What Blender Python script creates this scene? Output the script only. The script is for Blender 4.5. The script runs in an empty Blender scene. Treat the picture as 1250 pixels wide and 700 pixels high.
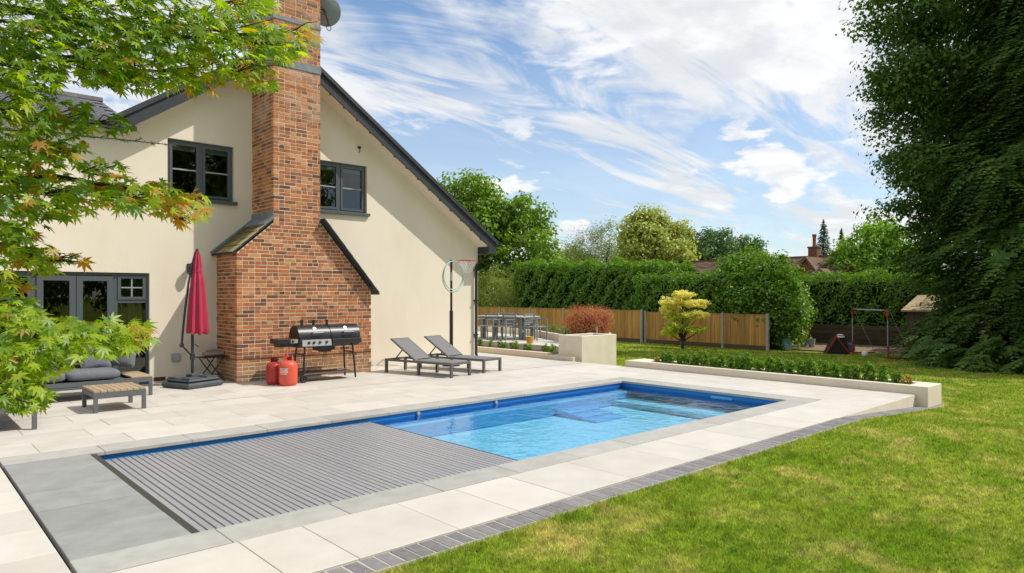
import bpy, math, random
import numpy as np
from mathutils import Vector, Matrix
R = math.radians
SC = bpy.context.scene
COL = SC.collection
rnd = random.Random(7)
rng = np.random.default_rng(11)

# ------------------------------------------------------------------ camera
EYE = 1.65
AZ = R(47.4)
cam = bpy.data.objects.new('camera', bpy.data.cameras.new('camera'))
COL.objects.link(cam)
cam.location = (0, 0, EYE)
cam.rotation_euler = (R(90), 0, AZ - R(90))
cam.data.sensor_width = 36
cam.data.lens = 24.0
cam.data.shift_y = 10 / 1250
cam.data.clip_start = 0.05
cam.data.clip_end = 3000
SC.camera = cam

# ------------------------------------------------------------------ sky, sun, exposure
SUN = Vector((0.58, -0.535, 1.0)).normalized()
ELEV = math.asin(SUN.z)
ROT = math.atan2(SUN.x, SUN.y)
world = bpy.data.worlds.new('World')
SC.world = world
world.use_nodes = True
wn, wl = world.node_tree.nodes, world.node_tree.links
wn.clear()
def N(nt, typ, **kw):
    n = nt.nodes.new(typ)
    for k, v in kw.items():
        setattr(n, k, v)
    return n
def math_n(nt, op, a, b=None, clamp=False):
    n = nt.nodes.new('ShaderNodeMath'); n.operation = op; n.use_clamp = clamp
    for i, v in enumerate((a, b)):
        if v is None: continue
        if isinstance(v, (int, float)): n.inputs[i].default_value = v
        else: nt.links.new(v, n.inputs[i])
    return n.outputs[0]
wt = world.node_tree
sky = N(wt, 'ShaderNodeTexSky', sky_type='NISHITA')
sky.sun_disc = False
sky.sun_elevation = ELEV
sky.sun_rotation = ROT
sky.air_density = 1.0; sky.dust_density = 0.6; sky.ozone_density = 1.6
tc = N(wt, 'ShaderNodeTexCoord')
sep = N(wt, 'ShaderNodeSeparateXYZ'); wl.new(tc.outputs['Generated'], sep.inputs[0])
zc = math_n(wt, 'MAXIMUM', sep.outputs[2], 0.0)
zz = math_n(wt, 'ADD', zc, 0.16)
px = math_n(wt, 'DIVIDE', sep.outputs[0], zz)
py = math_n(wt, 'DIVIDE', sep.outputs[1], zz)
def sky_noise(sx, sy, rot, scale, detail, rough, dist, off):
    cb = N(wt, 'ShaderNodeCombineXYZ'); wl.new(px, cb.inputs[0]); wl.new(py, cb.inputs[1])
    mp = N(wt, 'ShaderNodeMapping'); wl.new(cb.outputs[0], mp.inputs[0])
    mp.inputs['Rotation'].default_value = (0, 0, rot); mp.inputs['Scale'].default_value = (sx, sy, 1)
    mp.inputs['Location'].default_value = off
    no = N(wt, 'ShaderNodeTexNoise'); wl.new(mp.outputs[0], no.inputs['Vector'])
    no.inputs['Scale'].default_value = scale; no.inputs['Detail'].default_value = detail
    no.inputs['Roughness'].default_value = rough; no.inputs['Distortion'].default_value = dist
    return no.outputs['Fac']
def ramp(fac, lo, hi):
    m = N(wt, 'ShaderNodeMapRange', interpolation_type='SMOOTHSTEP'); wl.new(fac, m.inputs[0])
    m.inputs[1].default_value = lo; m.inputs[2].default_value = hi
    return m.outputs[0]
big = sky_noise(0.55, 1.0, R(30), 0.85, 5, 0.55, 0.5, (3.1, 1.7, 0))
wisp = sky_noise(0.5, 1.7, R(30), 1.9, 9, 0.62, 1.1, (7.3, 2.2, 0))
puff = sky_noise(1.0, 1.0, 0, 1.25, 9, 0.55, 0.2, (1.3, 5.2, 0))
veil = math_n(wt, 'ADD', math_n(wt, 'MULTIPLY', big, 0.62), math_n(wt, 'MULTIPLY', wisp, 0.5))
veil_m = math_n(wt, 'MULTIPLY', ramp(veil, 0.465, 0.60), 0.95)
puff_m = ramp(puff, 0.54, 0.62)
low = N(wt, 'ShaderNodeMapRange', interpolation_type='SMOOTHSTEP'); wl.new(zc, low.inputs[0])
low.inputs[1].default_value = 0.50; low.inputs[2].default_value = 0.05
haze_m = math_n(wt, 'MULTIPLY', low.outputs[0], 0.42)
mpl = N(wt, 'ShaderNodeMapping'); wl.new(tc.outputs['Generated'], mpl.inputs[0]); mpl.inputs['Scale'].default_value = (4.2, 4.2, 10.5); mpl.inputs['Location'].default_value = (2.6, 0.9, 0.4)
nlow = N(wt, 'ShaderNodeTexNoise'); wl.new(mpl.outputs[0], nlow.inputs['Vector']); nlow.inputs['Scale'].default_value = 1.0; nlow.inputs['Detail'].default_value = 8; nlow.inputs['Roughness'].default_value = 0.56
lowband = N(wt, 'ShaderNodeMapRange', interpolation_type='SMOOTHSTEP'); wl.new(zc, lowband.inputs[0]); lowband.inputs[1].default_value = 0.34; lowband.inputs[2].default_value = 0.20
low_puff = math_n(wt, 'MULTIPLY', ramp(nlow.outputs['Fac'], 0.50, 0.57), lowband.outputs[0])
puff_m = math_n(wt, 'MAXIMUM', puff_m, low_puff)
m1 = math_n(wt, 'MAXIMUM', veil_m, math_n(wt, 'MULTIPLY', puff_m, 0.95))
m2 = math_n(wt, 'MAXIMUM', m1, haze_m)
cloud_col = N(wt, 'ShaderNodeMix', data_type='RGBA'); shade_n = sky_noise(0.8, 1.2, R(30), 2.6, 8, 0.6, 0.6, (4.4, 9.1, 0)); wl.new(math_n(wt, 'MAXIMUM', math_n(wt, 'MULTIPLY', puff_m, ramp(shade_n, 0.25, 0.55)), math_n(wt, 'MULTIPLY', ramp(shade_n, 0.42, 0.66), 0.55)), cloud_col.inputs[0])
cloud_col.inputs[6].default_value = (5.0, 5.15, 5.35, 1); cloud_col.inputs[7].default_value = (6.55, 6.5, 6.45, 1)
mixs = N(wt, 'ShaderNodeMix', data_type='RGBA'); wl.new(m2, mixs.inputs[0])
gain = N(wt, 'ShaderNodeMix', data_type='RGBA', blend_type='MULTIPLY'); gain.inputs[0].default_value = 1
wl.new(sky.outputs[0], gain.inputs[6]); gain.inputs[7].default_value = (0.78, 0.94, 1.05, 1)
wl.new(gain.outputs[2], mixs.inputs[6]); wl.new(cloud_col.outputs[2], mixs.inputs[7])
bg = N(wt, 'ShaderNodeBackground'); bg.inputs['Strength'].default_value = 0.116
wl.new(mixs.outputs[2], bg.inputs['Color'])
wo = N(wt, 'ShaderNodeOutputWorld'); wl.new(bg.outputs[0], wo.inputs[0])

sun = bpy.data.objects.new('sun', bpy.data.lights.new('sun', 'SUN'))
COL.objects.link(sun)
sun.data.energy = 3.1
sun.data.angle = R(0.53)
sun.data.color = (1.0, 0.95, 0.875)
sun.rotation_euler = SUN.to_track_quat('Z', 'Y').to_euler()
sun.location = (20, -20, 40)
SC.view_settings.view_transform = 'Standard'
SC.view_settings.look = 'None'
SC.view_settings.exposure = 0.46
SC.view_settings.gamma = 1.0
SC.cycles.use_denoising = True
SC.cycles.max_bounces = 8
SC.cycles.transparent_max_bounces = 16
SC.cycles.caustics_reflective = False
SC.cycles.caustics_refractive = False
SC.cycles.sample_clamp_indirect = 6

# ------------------------------------------------------------------ materials
MATS = {}
def mat(name, col, rough=0.6, col2=None, scale=8.0, detail=5, metal=0.0, spec=0.4, bump=0.0, bscale=None,
        vary=0.0, island=False, coat=0.0, lo=0.35, hi=0.65, stretch=None, space='Object', noise2=None):
    """procedural principled material: noise between two colours, optional per-object or per-island value variation"""
    m = bpy.data.materials.new(name); m.use_nodes = True
    nt = m.node_tree; nt.nodes.clear()
    out = N(nt, 'ShaderNodeOutputMaterial'); p = N(nt, 'ShaderNodeBsdfPrincipled')
    nt.links.new(p.outputs[0], out.inputs[0])
    p.inputs['Roughness'].default_value = rough; p.inputs['Metallic'].default_value = metal
    p.inputs['Specular IOR Level'].default_value = spec; p.inputs['Coat Weight'].default_value = coat
    t = N(nt, 'ShaderNodeTexCoord')
    if space == 'World':
        g_ = N(nt, 'ShaderNodeNewGeometry'); vec = g_.outputs['Position']
    else:
        vec = t.outputs['Object']
    if stretch:
        mp = N(nt, 'ShaderNodeMapping'); mp.inputs['Scale'].default_value = stretch
        nt.links.new(vec, mp.inputs[0]); vec = mp.outputs[0]
    base = None
    if col2 is not None:
        no = N(nt, 'ShaderNodeTexNoise'); nt.links.new(vec, no.inputs['Vector'])
        no.inputs['Scale'].default_value = scale; no.inputs['Detail'].default_value = detail
        no.inputs['Roughness'].default_value = 0.6
        mr = N(nt, 'ShaderNodeMapRange'); nt.links.new(no.outputs['Fac'], mr.inputs[0])
        mr.inputs[1].default_value = lo; mr.inputs[2].default_value = hi
        mx = N(nt, 'ShaderNodeMix', data_type='RGBA'); nt.links.new(mr.outputs[0], mx.inputs[0])
        mx.inputs[6].default_value = (*col, 1); mx.inputs[7].default_value = (*col2, 1)
        base = mx.outputs[2]
    if vary > 0:
        if island:
            g2 = N(nt, 'ShaderNodeNewGeometry'); r_ = g2.outputs['Random Per Island']
        else:
            oi = N(nt, 'ShaderNodeObjectInfo'); r_ = oi.outputs['Random']
        v = N(nt, 'ShaderNodeMapRange'); nt.links.new(r_, v.inputs[0])
        v.inputs[3].default_value = 1 - vary; v.inputs[4].default_value = 1 + vary
        hs = N(nt, 'ShaderNodeHueSaturation'); nt.links.new(v.outputs[0], hs.inputs['Value'])
        if base is not None: nt.links.new(base, hs.inputs['Color'])
        else: hs.inputs['Color'].default_value = (*col, 1)
        base = hs.outputs[0]
    if base is not None: nt.links.new(base, p.inputs['Base Color'])
    else: p.inputs['Base Color'].default_value = (*col, 1)
    if bump > 0:
        nb = N(nt, 'ShaderNodeTexNoise'); nt.links.new(vec, nb.inputs['Vector'])
        nb.inputs['Scale'].default_value = bscale or scale * 4; nb.inputs['Detail'].default_value = 6
        b = N(nt, 'ShaderNodeBump'); b.inputs['Strength'].default_value = bump; b.inputs['Distance'].default_value = 0.01
        nt.links.new(nb.outputs['Fac'], b.inputs['Height']); nt.links.new(b.outputs[0], p.inputs['Normal'])
    MATS[name] = m
    return m

def ramp_mat(name, stops, rough=0.8, island=False, noise=0.25, nscale=30, bump=0.3, spec=0.3):
    """colour picked per brick (object or island) from a ramp, with mottling"""
    m = bpy.data.materials.new(name); m.use_nodes = True
    nt = m.node_tree; nt.nodes.clear()
    out = N(nt, 'ShaderNodeOutputMaterial'); p = N(nt, 'ShaderNodeBsdfPrincipled')
    nt.links.new(p.outputs[0], out.inputs[0]); p.inputs['Roughness'].default_value = rough
    p.inputs['Specular IOR Level'].default_value = spec
    if island: r_ = N(nt, 'ShaderNodeNewGeometry').outputs['Random Per Island']
    else: r_ = N(nt, 'ShaderNodeObjectInfo').outputs['Random']
    cr = N(nt, 'ShaderNodeValToRGB'); cr.color_ramp.interpolation = 'LINEAR'
    el = cr.color_ramp.elements
    while len(el) > 1: el.remove(el[-1])
    el[0].position = stops[0][0]; el[0].color = (*stops[0][1], 1)
    for s, c in stops[1:]:
        e = el.new(s); e.color = (*c, 1)
    nt.links.new(r_, cr.inputs[0])
    g_ = N(nt, 'ShaderNodeNewGeometry')
    no = N(nt, 'ShaderNodeTexNoise'); nt.links.new(g_.outputs['Position'], no.inputs['Vector'])
    no.inputs['Scale'].default_value = nscale; no.inputs['Detail'].default_value = 6; no.inputs['Roughness'].default_value = 0.65
    mr = N(nt, 'ShaderNodeMapRange'); nt.links.new(no.outputs['Fac'], mr.inputs[0])
    mr.inputs[1].default_value = 0.3; mr.inputs[2].default_value = 0.7
    mr.inputs[3].default_value = 1 - noise; mr.inputs[4].default_value = 1 + noise
    hs = N(nt, 'ShaderNodeHueSaturation'); nt.links.new(mr.outputs[0], hs.inputs['Value']); nt.links.new(cr.outputs[0], hs.inputs['Color'])
    # white salts bloomed on the upper stack
    sz = N(nt, 'ShaderNodeSeparateXYZ'); nt.links.new(g_.outputs['Position'], sz.inputs[0])
    zr = N(nt, 'ShaderNodeMapRange', interpolation_type='SMOOTHSTEP'); nt.links.new(sz.outputs[2], zr.inputs[0]); zr.inputs[1].default_value = 4.3; zr.inputs[2].default_value = 5.6
    n3 = N(nt, 'ShaderNodeTexNoise'); nt.links.new(g_.outputs['Position'], n3.inputs['Vector']); n3.inputs['Scale'].default_value = 2.2; n3.inputs['Detail'].default_value = 6
    r3 = N(nt, 'ShaderNodeMapRange'); nt.links.new(n3.outputs['Fac'], r3.inputs[0]); r3.inputs[1].default_value = 0.42; r3.inputs[2].default_value = 0.72; r3.inputs[4].default_value = 0.6
    mm = N(nt, 'ShaderNodeMix', data_type='RGBA'); nt.links.new(math_n(nt, 'MULTIPLY', zr.outputs[0], r3.outputs[0], True), mm.inputs[0])
    nt.links.new(hs.outputs[0], mm.inputs[6]); mm.inputs[7].default_value = (0.50, 0.40, 0.34, 1)
    zb = N(nt, 'ShaderNodeMapRange', interpolation_type='SMOOTHSTEP'); nt.links.new(sz.outputs[2], zb.inputs[0]); zb.inputs[1].default_value = 0.46; zb.inputs[2].default_value = 0.30; zb.inputs[4].default_value = 0.5
    m4 = N(nt, 'ShaderNodeMix', data_type='RGBA'); nt.links.new(zb.outputs[0], m4.inputs[0]); nt.links.new(mm.outputs[2], m4.inputs[6]); m4.inputs[7].default_value = (0.34, 0.235, 0.13, 1)
    nt.links.new(m4.outputs[2], p.inputs['Base Color'])
    b = N(nt, 'ShaderNodeBump'); b.inputs['Strength'].default_value = bump; b.inputs['Distance'].default_value = 0.006
    nt.links.new(no.outputs['Fac'], b.inputs['Height']); nt.links.new(b.outputs[0], p.inputs['Normal'])
    MATS[name] = m
    return m

def leaf_mat(name, c1, c2, island=True, trans=0.35, gloss=0.02, patch=None, pscale=0.6, rough=0.45):
    m = bpy.data.materials.new(name); m.use_nodes = True
    nt = m.node_tree; nt.nodes.clear(); L = nt.links
    out = N(nt, 'ShaderNodeOutputMaterial')
    if island: r_ = N(nt, 'ShaderNodeNewGeometry').outputs['Random Per Island']
    else: r_ = N(nt, 'ShaderNodeObjectInfo').outputs['Random']
    mx = N(nt, 'ShaderNodeMix', data_type='RGBA'); L.new(r_, mx.inputs[0])
    mx.inputs[6].default_value = (*c1, 1); mx.inputs[7].default_value = (*c2, 1)
    col = mx.outputs[2]
    if patch:
        g_ = N(nt, 'ShaderNodeNewGeometry'); no = N(nt, 'ShaderNodeTexNoise'); L.new(g_.outputs['Position'], no.inputs['Vector'])
        no.inputs['Scale'].default_value = pscale; no.inputs['Detail'].default_value = 4
        mr = N(nt, 'ShaderNodeMapRange'); L.new(no.outputs['Fac'], mr.inputs[0]); mr.inputs[1].default_value = 0.42; mr.inputs[2].default_value = 0.62
        m2 = N(nt, 'ShaderNodeMix', data_type='RGBA'); L.new(mr.outputs[0], m2.inputs[0]); L.new(col, m2.inputs[6]); m2.inputs[7].default_value = (*patch, 1)
        col = m2.outputs[2]
    d = N(nt, 'ShaderNodeBsdfDiffuse'); L.new(col, d.inputs[0])
    t = N(nt, 'ShaderNodeBsdfTranslucent')
    hs = N(nt, 'ShaderNodeHueSaturation'); hs.inputs['Saturation'].default_value = 1.15; hs.inputs['Value'].default_value = 1.35; L.new(col, hs.inputs['Color']); L.new(hs.outputs[0], t.inputs[0])
    s = N(nt, 'ShaderNodeMixShader'); s.inputs[0].default_value = trans; L.new(d.outputs[0], s.inputs[1]); L.new(t.outputs[0], s.inputs[2])
    gl = N(nt, 'ShaderNodeBsdfGlossy'); gl.inputs['Roughness'].default_value = rough; gl.inputs[0].default_value = (1, 1, 1, 1)
    s2 = N(nt, 'ShaderNodeMixShader'); s2.inputs[0].default_value = gloss; L.new(s.outputs[0], s2.inputs[1]); L.new(gl.outputs[0], s2.inputs[2])
    L.new(s2.outputs[0], out.inputs[0])
    MATS[name] = m
    return m

def glass_mat(name, tint=(0.85, 0.9, 0.88), refl=1.0):
    m = bpy.data.materials.new(name); m.use_nodes = True
    nt = m.node_tree; nt.nodes.clear(); L = nt.links
    out = N(nt, 'ShaderNodeOutputMaterial')
    tr = N(nt, 'ShaderNodeBsdfTransparent'); tr.inputs[0].default_value = (*tint, 1)
    gl = N(nt, 'ShaderNodeBsdfGlossy'); gl.inputs['Roughness'].default_value = 0.0
    fr = N(nt, 'ShaderNodeFresnel'); fr.inputs[0].default_value = 1.5
    f = math_n(nt, 'MULTIPLY', fr.outputs[0], refl, clamp=True)
    mx = N(nt, 'ShaderNodeMixShader'); L.new(f, mx.inputs[0]); L.new(tr.outputs[0], mx.inputs[1]); L.new(gl.outputs[0], mx.inputs[2])
    L.new(mx.outputs[0], out.inputs[0]); MATS[name] = m
    return m

def water_mat():
    m = bpy.data.materials.new('pool_water'); m.use_nodes = True
    nt = m.node_tree; nt.nodes.clear(); L = nt.links
    out = N(nt, 'ShaderNodeOutputMaterial')
    t = N(nt, 'ShaderNodeTexCoord')
    n1 = N(nt, 'ShaderNodeTexNoise'); L.new(t.outputs['Object'], n1.inputs['Vector']); n1.inputs['Scale'].default_value = 3.2; n1.inputs['Detail'].default_value = 3; n1.inputs['Distortion'].default_value = 0.6
    n2 = N(nt, 'ShaderNodeTexNoise'); L.new(t.outputs['Object'], n2.inputs['Vector']); n2.inputs['Scale'].default_value = 9; n2.inputs['Detail'].default_value = 2
    h = math_n(nt, 'ADD', n1.outputs['Fac'], math_n(nt, 'MULTIPLY', n2.outputs['Fac'], 0.35))
    b = N(nt, 'ShaderNodeBump'); b.inputs['Strength'].default_value = 0.5; b.inputs['Distance'].default_value = 0.022; L.new(h, b.inputs['Height'])
    tr = N(nt, 'ShaderNodeBsdfTransparent'); tr.inputs[0].default_value = (0.58, 0.85, 0.96, 1)
    gl = N(nt, 'ShaderNodeBsdfGlossy'); gl.inputs['Roughness'].default_value = 0.02; L.new(b.outputs[0], gl.inputs['Normal'])
    fr = N(nt, 'ShaderNodeFresnel'); fr.inputs[0].default_value = 1.33; L.new(b.outputs[0], fr.inputs['Normal'])
    mx = N(nt, 'ShaderNodeMixShader'); L.new(fr.outputs[0], mx.inputs[0]); L.new(tr.outputs[0], mx.inputs[1]); L.new(gl.outputs[0], mx.inputs[2])
    L.new(mx.outputs[0], out.inputs[0]); MATS['pool_water'] = m
    return m

mat('render_wall', (0.765, 0.695, 0.56), 0.85, (0.715, 0.64, 0.505), 1.1, bump=0.25, bscale=60, spec=0.2, space='World', stretch=(1, 1, .45), detail=8)
mat('patio_stone', (0.61, 0.57, 0.50), 0.55, (0.51, 0.47, 0.40), 2.3, vary=0.06, bump=0.08, bscale=40, lo=0.3, hi=0.75, space='World', detail=7)
mat('joint', (0.33, 0.30, 0.26), 0.9)
mat('joint_light', (0.47, 0.44, 0.35), 0.9)
mat('coping_stone', (0.43, 0.415, 0.37), 0.6, (0.365, 0.35, 0.31), 5, vary=0.08, bump=0.1, bscale=80, space='World')
mat('lid_stone', (0.31, 0.312, 0.29), 0.6, (0.25, 0.252, 0.236), 4, vary=0.07, bump=0.1, bscale=80, space='World', detail=8)
mat('edging_brick', (0.235, 0.225, 0.22), 0.75, (0.18, 0.17, 0.168), 20, vary=0.18, bump=0.2, space='World')
mat('planter_render', (0.72, 0.645, 0.515), 0.85, (0.66, 0.585, 0.46), 3, bump=0.15, bscale=60, spec=0.2, space='World')
mat('terrace_wall', (0.70, 0.60, 0.45), 0.85, (0.65, 0.55, 0.41), 3, bump=0.15, bscale=60, spec=0.2, space='World')
mat('grey_frame', (0.085, 0.10, 0.108), 0.4, spec=0.4)
mat('grey_bar', (0.30, 0.32, 0.32), 0.4)
mat('anthracite', (0.028, 0.031, 0.036), 0.55, (0.04, 0.043, 0.05), 6)
mat('black_plastic', (0.018, 0.018, 0.02), 0.4)
mat('slate', (0.13, 0.13, 0.14), 0.7, (0.09, 0.09, 0.10), 3, vary=0.2, bump=0.2)
mat('ridge_tile', (0.16, 0.14, 0.135), 0.8, (0.11, 0.10, 0.10), 6, vary=0.15)
mat('lead', (0.22, 0.24, 0.26), 0.55, (0.15, 0.17, 0.19), 7, metal=0.2, bump=0.15)
mat('moss_tile', (0.17, 0.125, 0.03), 0.85, (0.075, 0.06, 0.02), 5, bump=0.3, space='World')
mat('lichen_tile', (0.42, 0.38, 0.20), 0.85, (0.26, 0.22, 0.11), 6, bump=0.3)
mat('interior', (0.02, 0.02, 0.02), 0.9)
mat('curtain', (0.34, 0.29, 0.17), 0.9, (0.28, 0.23, 0.13), 3)
mat('blind', (0.45, 0.45, 0.43), 0.8)
mat('mortar', (0.68, 0.53, 0.37), 0.95, (0.56, 0.43, 0.30), 10, bump=0.4, space='World')
BR = [(0.0, (0.085, 0.052, 0.04)), (0.06, (0.14, 0.068, 0.042)), (0.18, (0.26, 0.10, 0.046)), (0.48, (0.36, 0.125, 0.048)),
      (0.74, (0.43, 0.155, 0.058)), (0.90, (0.48, 0.20, 0.08)), (1.0, (0.51, 0.27, 0.14))]
ramp_mat('brick', BR, island=False); ramp_mat('brick_island', BR, island=True)
mat('sofa_metal', (0.115, 0.12, 0.125), 0.45)
mat('cushion', (0.155, 0.165, 0.185), 0.9, (0.125, 0.135, 0.15), 40, bump=0.25, bscale=300)
mat('pale_cushion', (0.50, 0.50, 0.53), 0.9, (0.42, 0.42, 0.46), 6, bump=0.2, bscale=200)
mat('wood_slat', (0.40, 0.30, 0.19), 0.7, (0.32, 0.235, 0.145), 6, vary=0.08, stretch=(1, 12, 12))
mat('parasol_red', (0.43, 0.035, 0.075), 0.8, (0.38, 0.026, 0.06), 5, bump=0.1, bscale=200)
mat('dark_metal', (0.03, 0.033, 0.034), 0.45)
mat('base_plastic', (0.075, 0.085, 0.09), 0.5, (0.06, 0.068, 0.073), 5)
mat('grill_black', (0.016, 0.017, 0.018), 0.38, spec=0.5)
mat('grill_side', (0.05, 0.02, 0.012), 0.6)
mat('steel', (0.55, 0.55, 0.55), 0.3, metal=0.9)
mat('panel_steel', (0.42, 0.42, 0.41), 0.35, metal=0.5)
mat('gas_orange', (0.66, 0.105, 0.055), 0.4, (0.60, 0.085, 0.045), 6)
mat('gas_red', (0.42, 0.035, 0.03), 0.4, (0.36, 0.03, 0.026), 6)
mat('white_print', (0.8, 0.78, 0.75), 0.6)
mat('towel', (0.36, 0.27, 0.20), 0.95, (0.30, 0.22, 0.165), 20, bump=0.3)
mat('lounger_metal', (0.12, 0.115, 0.11), 0.45)
mat('lounger_mesh', (0.19, 0.185, 0.185), 0.75, (0.16, 0.155, 0.155), 60, bump=0.15, bscale=300)
mat('post_black', (0.03, 0.026, 0.024), 0.5)
mat('ring_red', (0.55, 0.05, 0.05), 0.45)
mat('net_white', (0.72, 0.72, 0.7), 0.8)
mat('hoop_teal', (0.16, 0.42, 0.40), 0.3, (0.5, 0.58, 0.56), 3, lo=0.45, hi=0.55)
mat('hoop_pale', (0.42, 0.55, 0.50), 0.3)
mat('vent_grey', (0.33, 0.35, 0.35), 0.5)
mat('air_brick', (0.10, 0.03, 0.02), 0.8)
mat('fence_wood', (0.56, 0.295, 0.08), 0.8, (0.40, 0.195, 0.052), 2.0, vary=0.22, island=True, stretch=(8, 8, 0.6), space='World', bump=0.2)
mat('fence_rail', (0.46, 0.25, 0.08), 0.8, (0.36, 0.19, 0.06), 4)
mat('concrete_post', (0.42, 0.38, 0.32), 0.85, (0.35, 0.32, 0.27), 6)
mat('gravel_board', (0.10, 0.075, 0.04), 0.9)
mat('sleeper', (0.10, 0.075, 0.04), 0.9, (0.065, 0.048, 0.027), 3, vary=0.2, stretch=(1, 1, 5))
mat('soil', (0.075, 0.05, 0.034), 0.95, (0.045, 0.03, 0.02), 9, bump=0.6, bscale=40)
mat('dirt', (0.27, 0.19, 0.11), 0.95, (0.17, 0.125, 0.07), 1.4, bump=0.5, bscale=14, space='World')
mat('bark', (0.075, 0.05, 0.036), 0.9, (0.045, 0.03, 0.023), 14, bump=0.5, stretch=(1, 1, 0.3))
mat('maple_bark', (0.06, 0.04, 0.03), 0.85, (0.04, 0.028, 0.02), 20, bump=0.3)
mat('pool_liner', (0.025, 0.20, 0.52), 0.5, (0.02, 0.18, 0.48), 40, space='World')
mat('pool_floor', (0.58, 0.82, 0.90), 0.5, (0.36, 0.68, 0.84), 15, space='World', lo=0.36, hi=0.64, detail=4)
mat('pool_bench', (0.16, 0.48, 0.78), 0.5, (0.12, 0.43, 0.74), 20, space='World')
mat('pool_step', (0.33, 0.63, 0.83), 0.5, (0.27, 0.57, 0.80), 20, space='World')
mat('slat_grey', (0.33, 0.325, 0.335), 0.32, (0.28, 0.275, 0.285), 25, vary=0.05, space='World', bump=0.15, bscale=60)
mat('slat_gap', (0.045, 0.038, 0.03), 0.6)
mat('dark_gap', (0.05, 0.045, 0.035), 0.7)
mat('barn_tile', (0.19, 0.10, 0.065), 0.9, (0.11, 0.07, 0.05), 1.2, vary=0.3, island=True, bump=0.3, space='World')
mat('barn_brick', (0.22, 0.10, 0.06), 0.9, (0.13, 0.065, 0.045), 6, bump=0.3, space='World')
mat('barn_white', (0.55, 0.53, 0.50), 0.8, (0.4, 0.38, 0.36), 2)
mat('terracotta', (0.30, 0.075, 0.04), 0.8)
mat('barrow_yellow', (0.60, 0.27, 0.02), 0.45, (0.5, 0.21, 0.015), 3)
mat('rubber', (0.025, 0.023, 0.022), 0.7)
mat('goal_red', (0.42, 0.03, 0.025), 0.5)
mat('goal_steel', (0.35, 0.42, 0.45), 0.4, metal=0.4)
mat('shed_roof', (0.42, 0.32, 0.17), 0.85, (0.30, 0.22, 0.12), 2)
mat('shed_wood', (0.12, 0.08, 0.045), 0.85, (0.09, 0.06, 0.035), 4)
mat('white_plastic', (0.75, 0.75, 0.75), 0.4)
mat('pot_green', (0.10, 0.26, 0.19), 0.6)
mat('pot_blue', (0.22, 0.29, 0.33), 0.6)
mat('blue_cloth', (0.08, 0.13, 0.2), 0.8)
mat('lamp_black', (0.015, 0.015, 0.016), 0.4)
mat('dish_grey', (0.25, 0.28, 0.30), 0.45)
mat('dining_grey', (0.21, 0.22, 0.22), 0.5)
mat('dining_top', (0.50, 0.46, 0.40), 0.6)
mat('amber_pot', (0.55, 0.28, 0.05), 0.5)
glass_mat('window_glass', refl=1.15)
glass_mat('lamp_glass')
water_mat()

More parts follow.
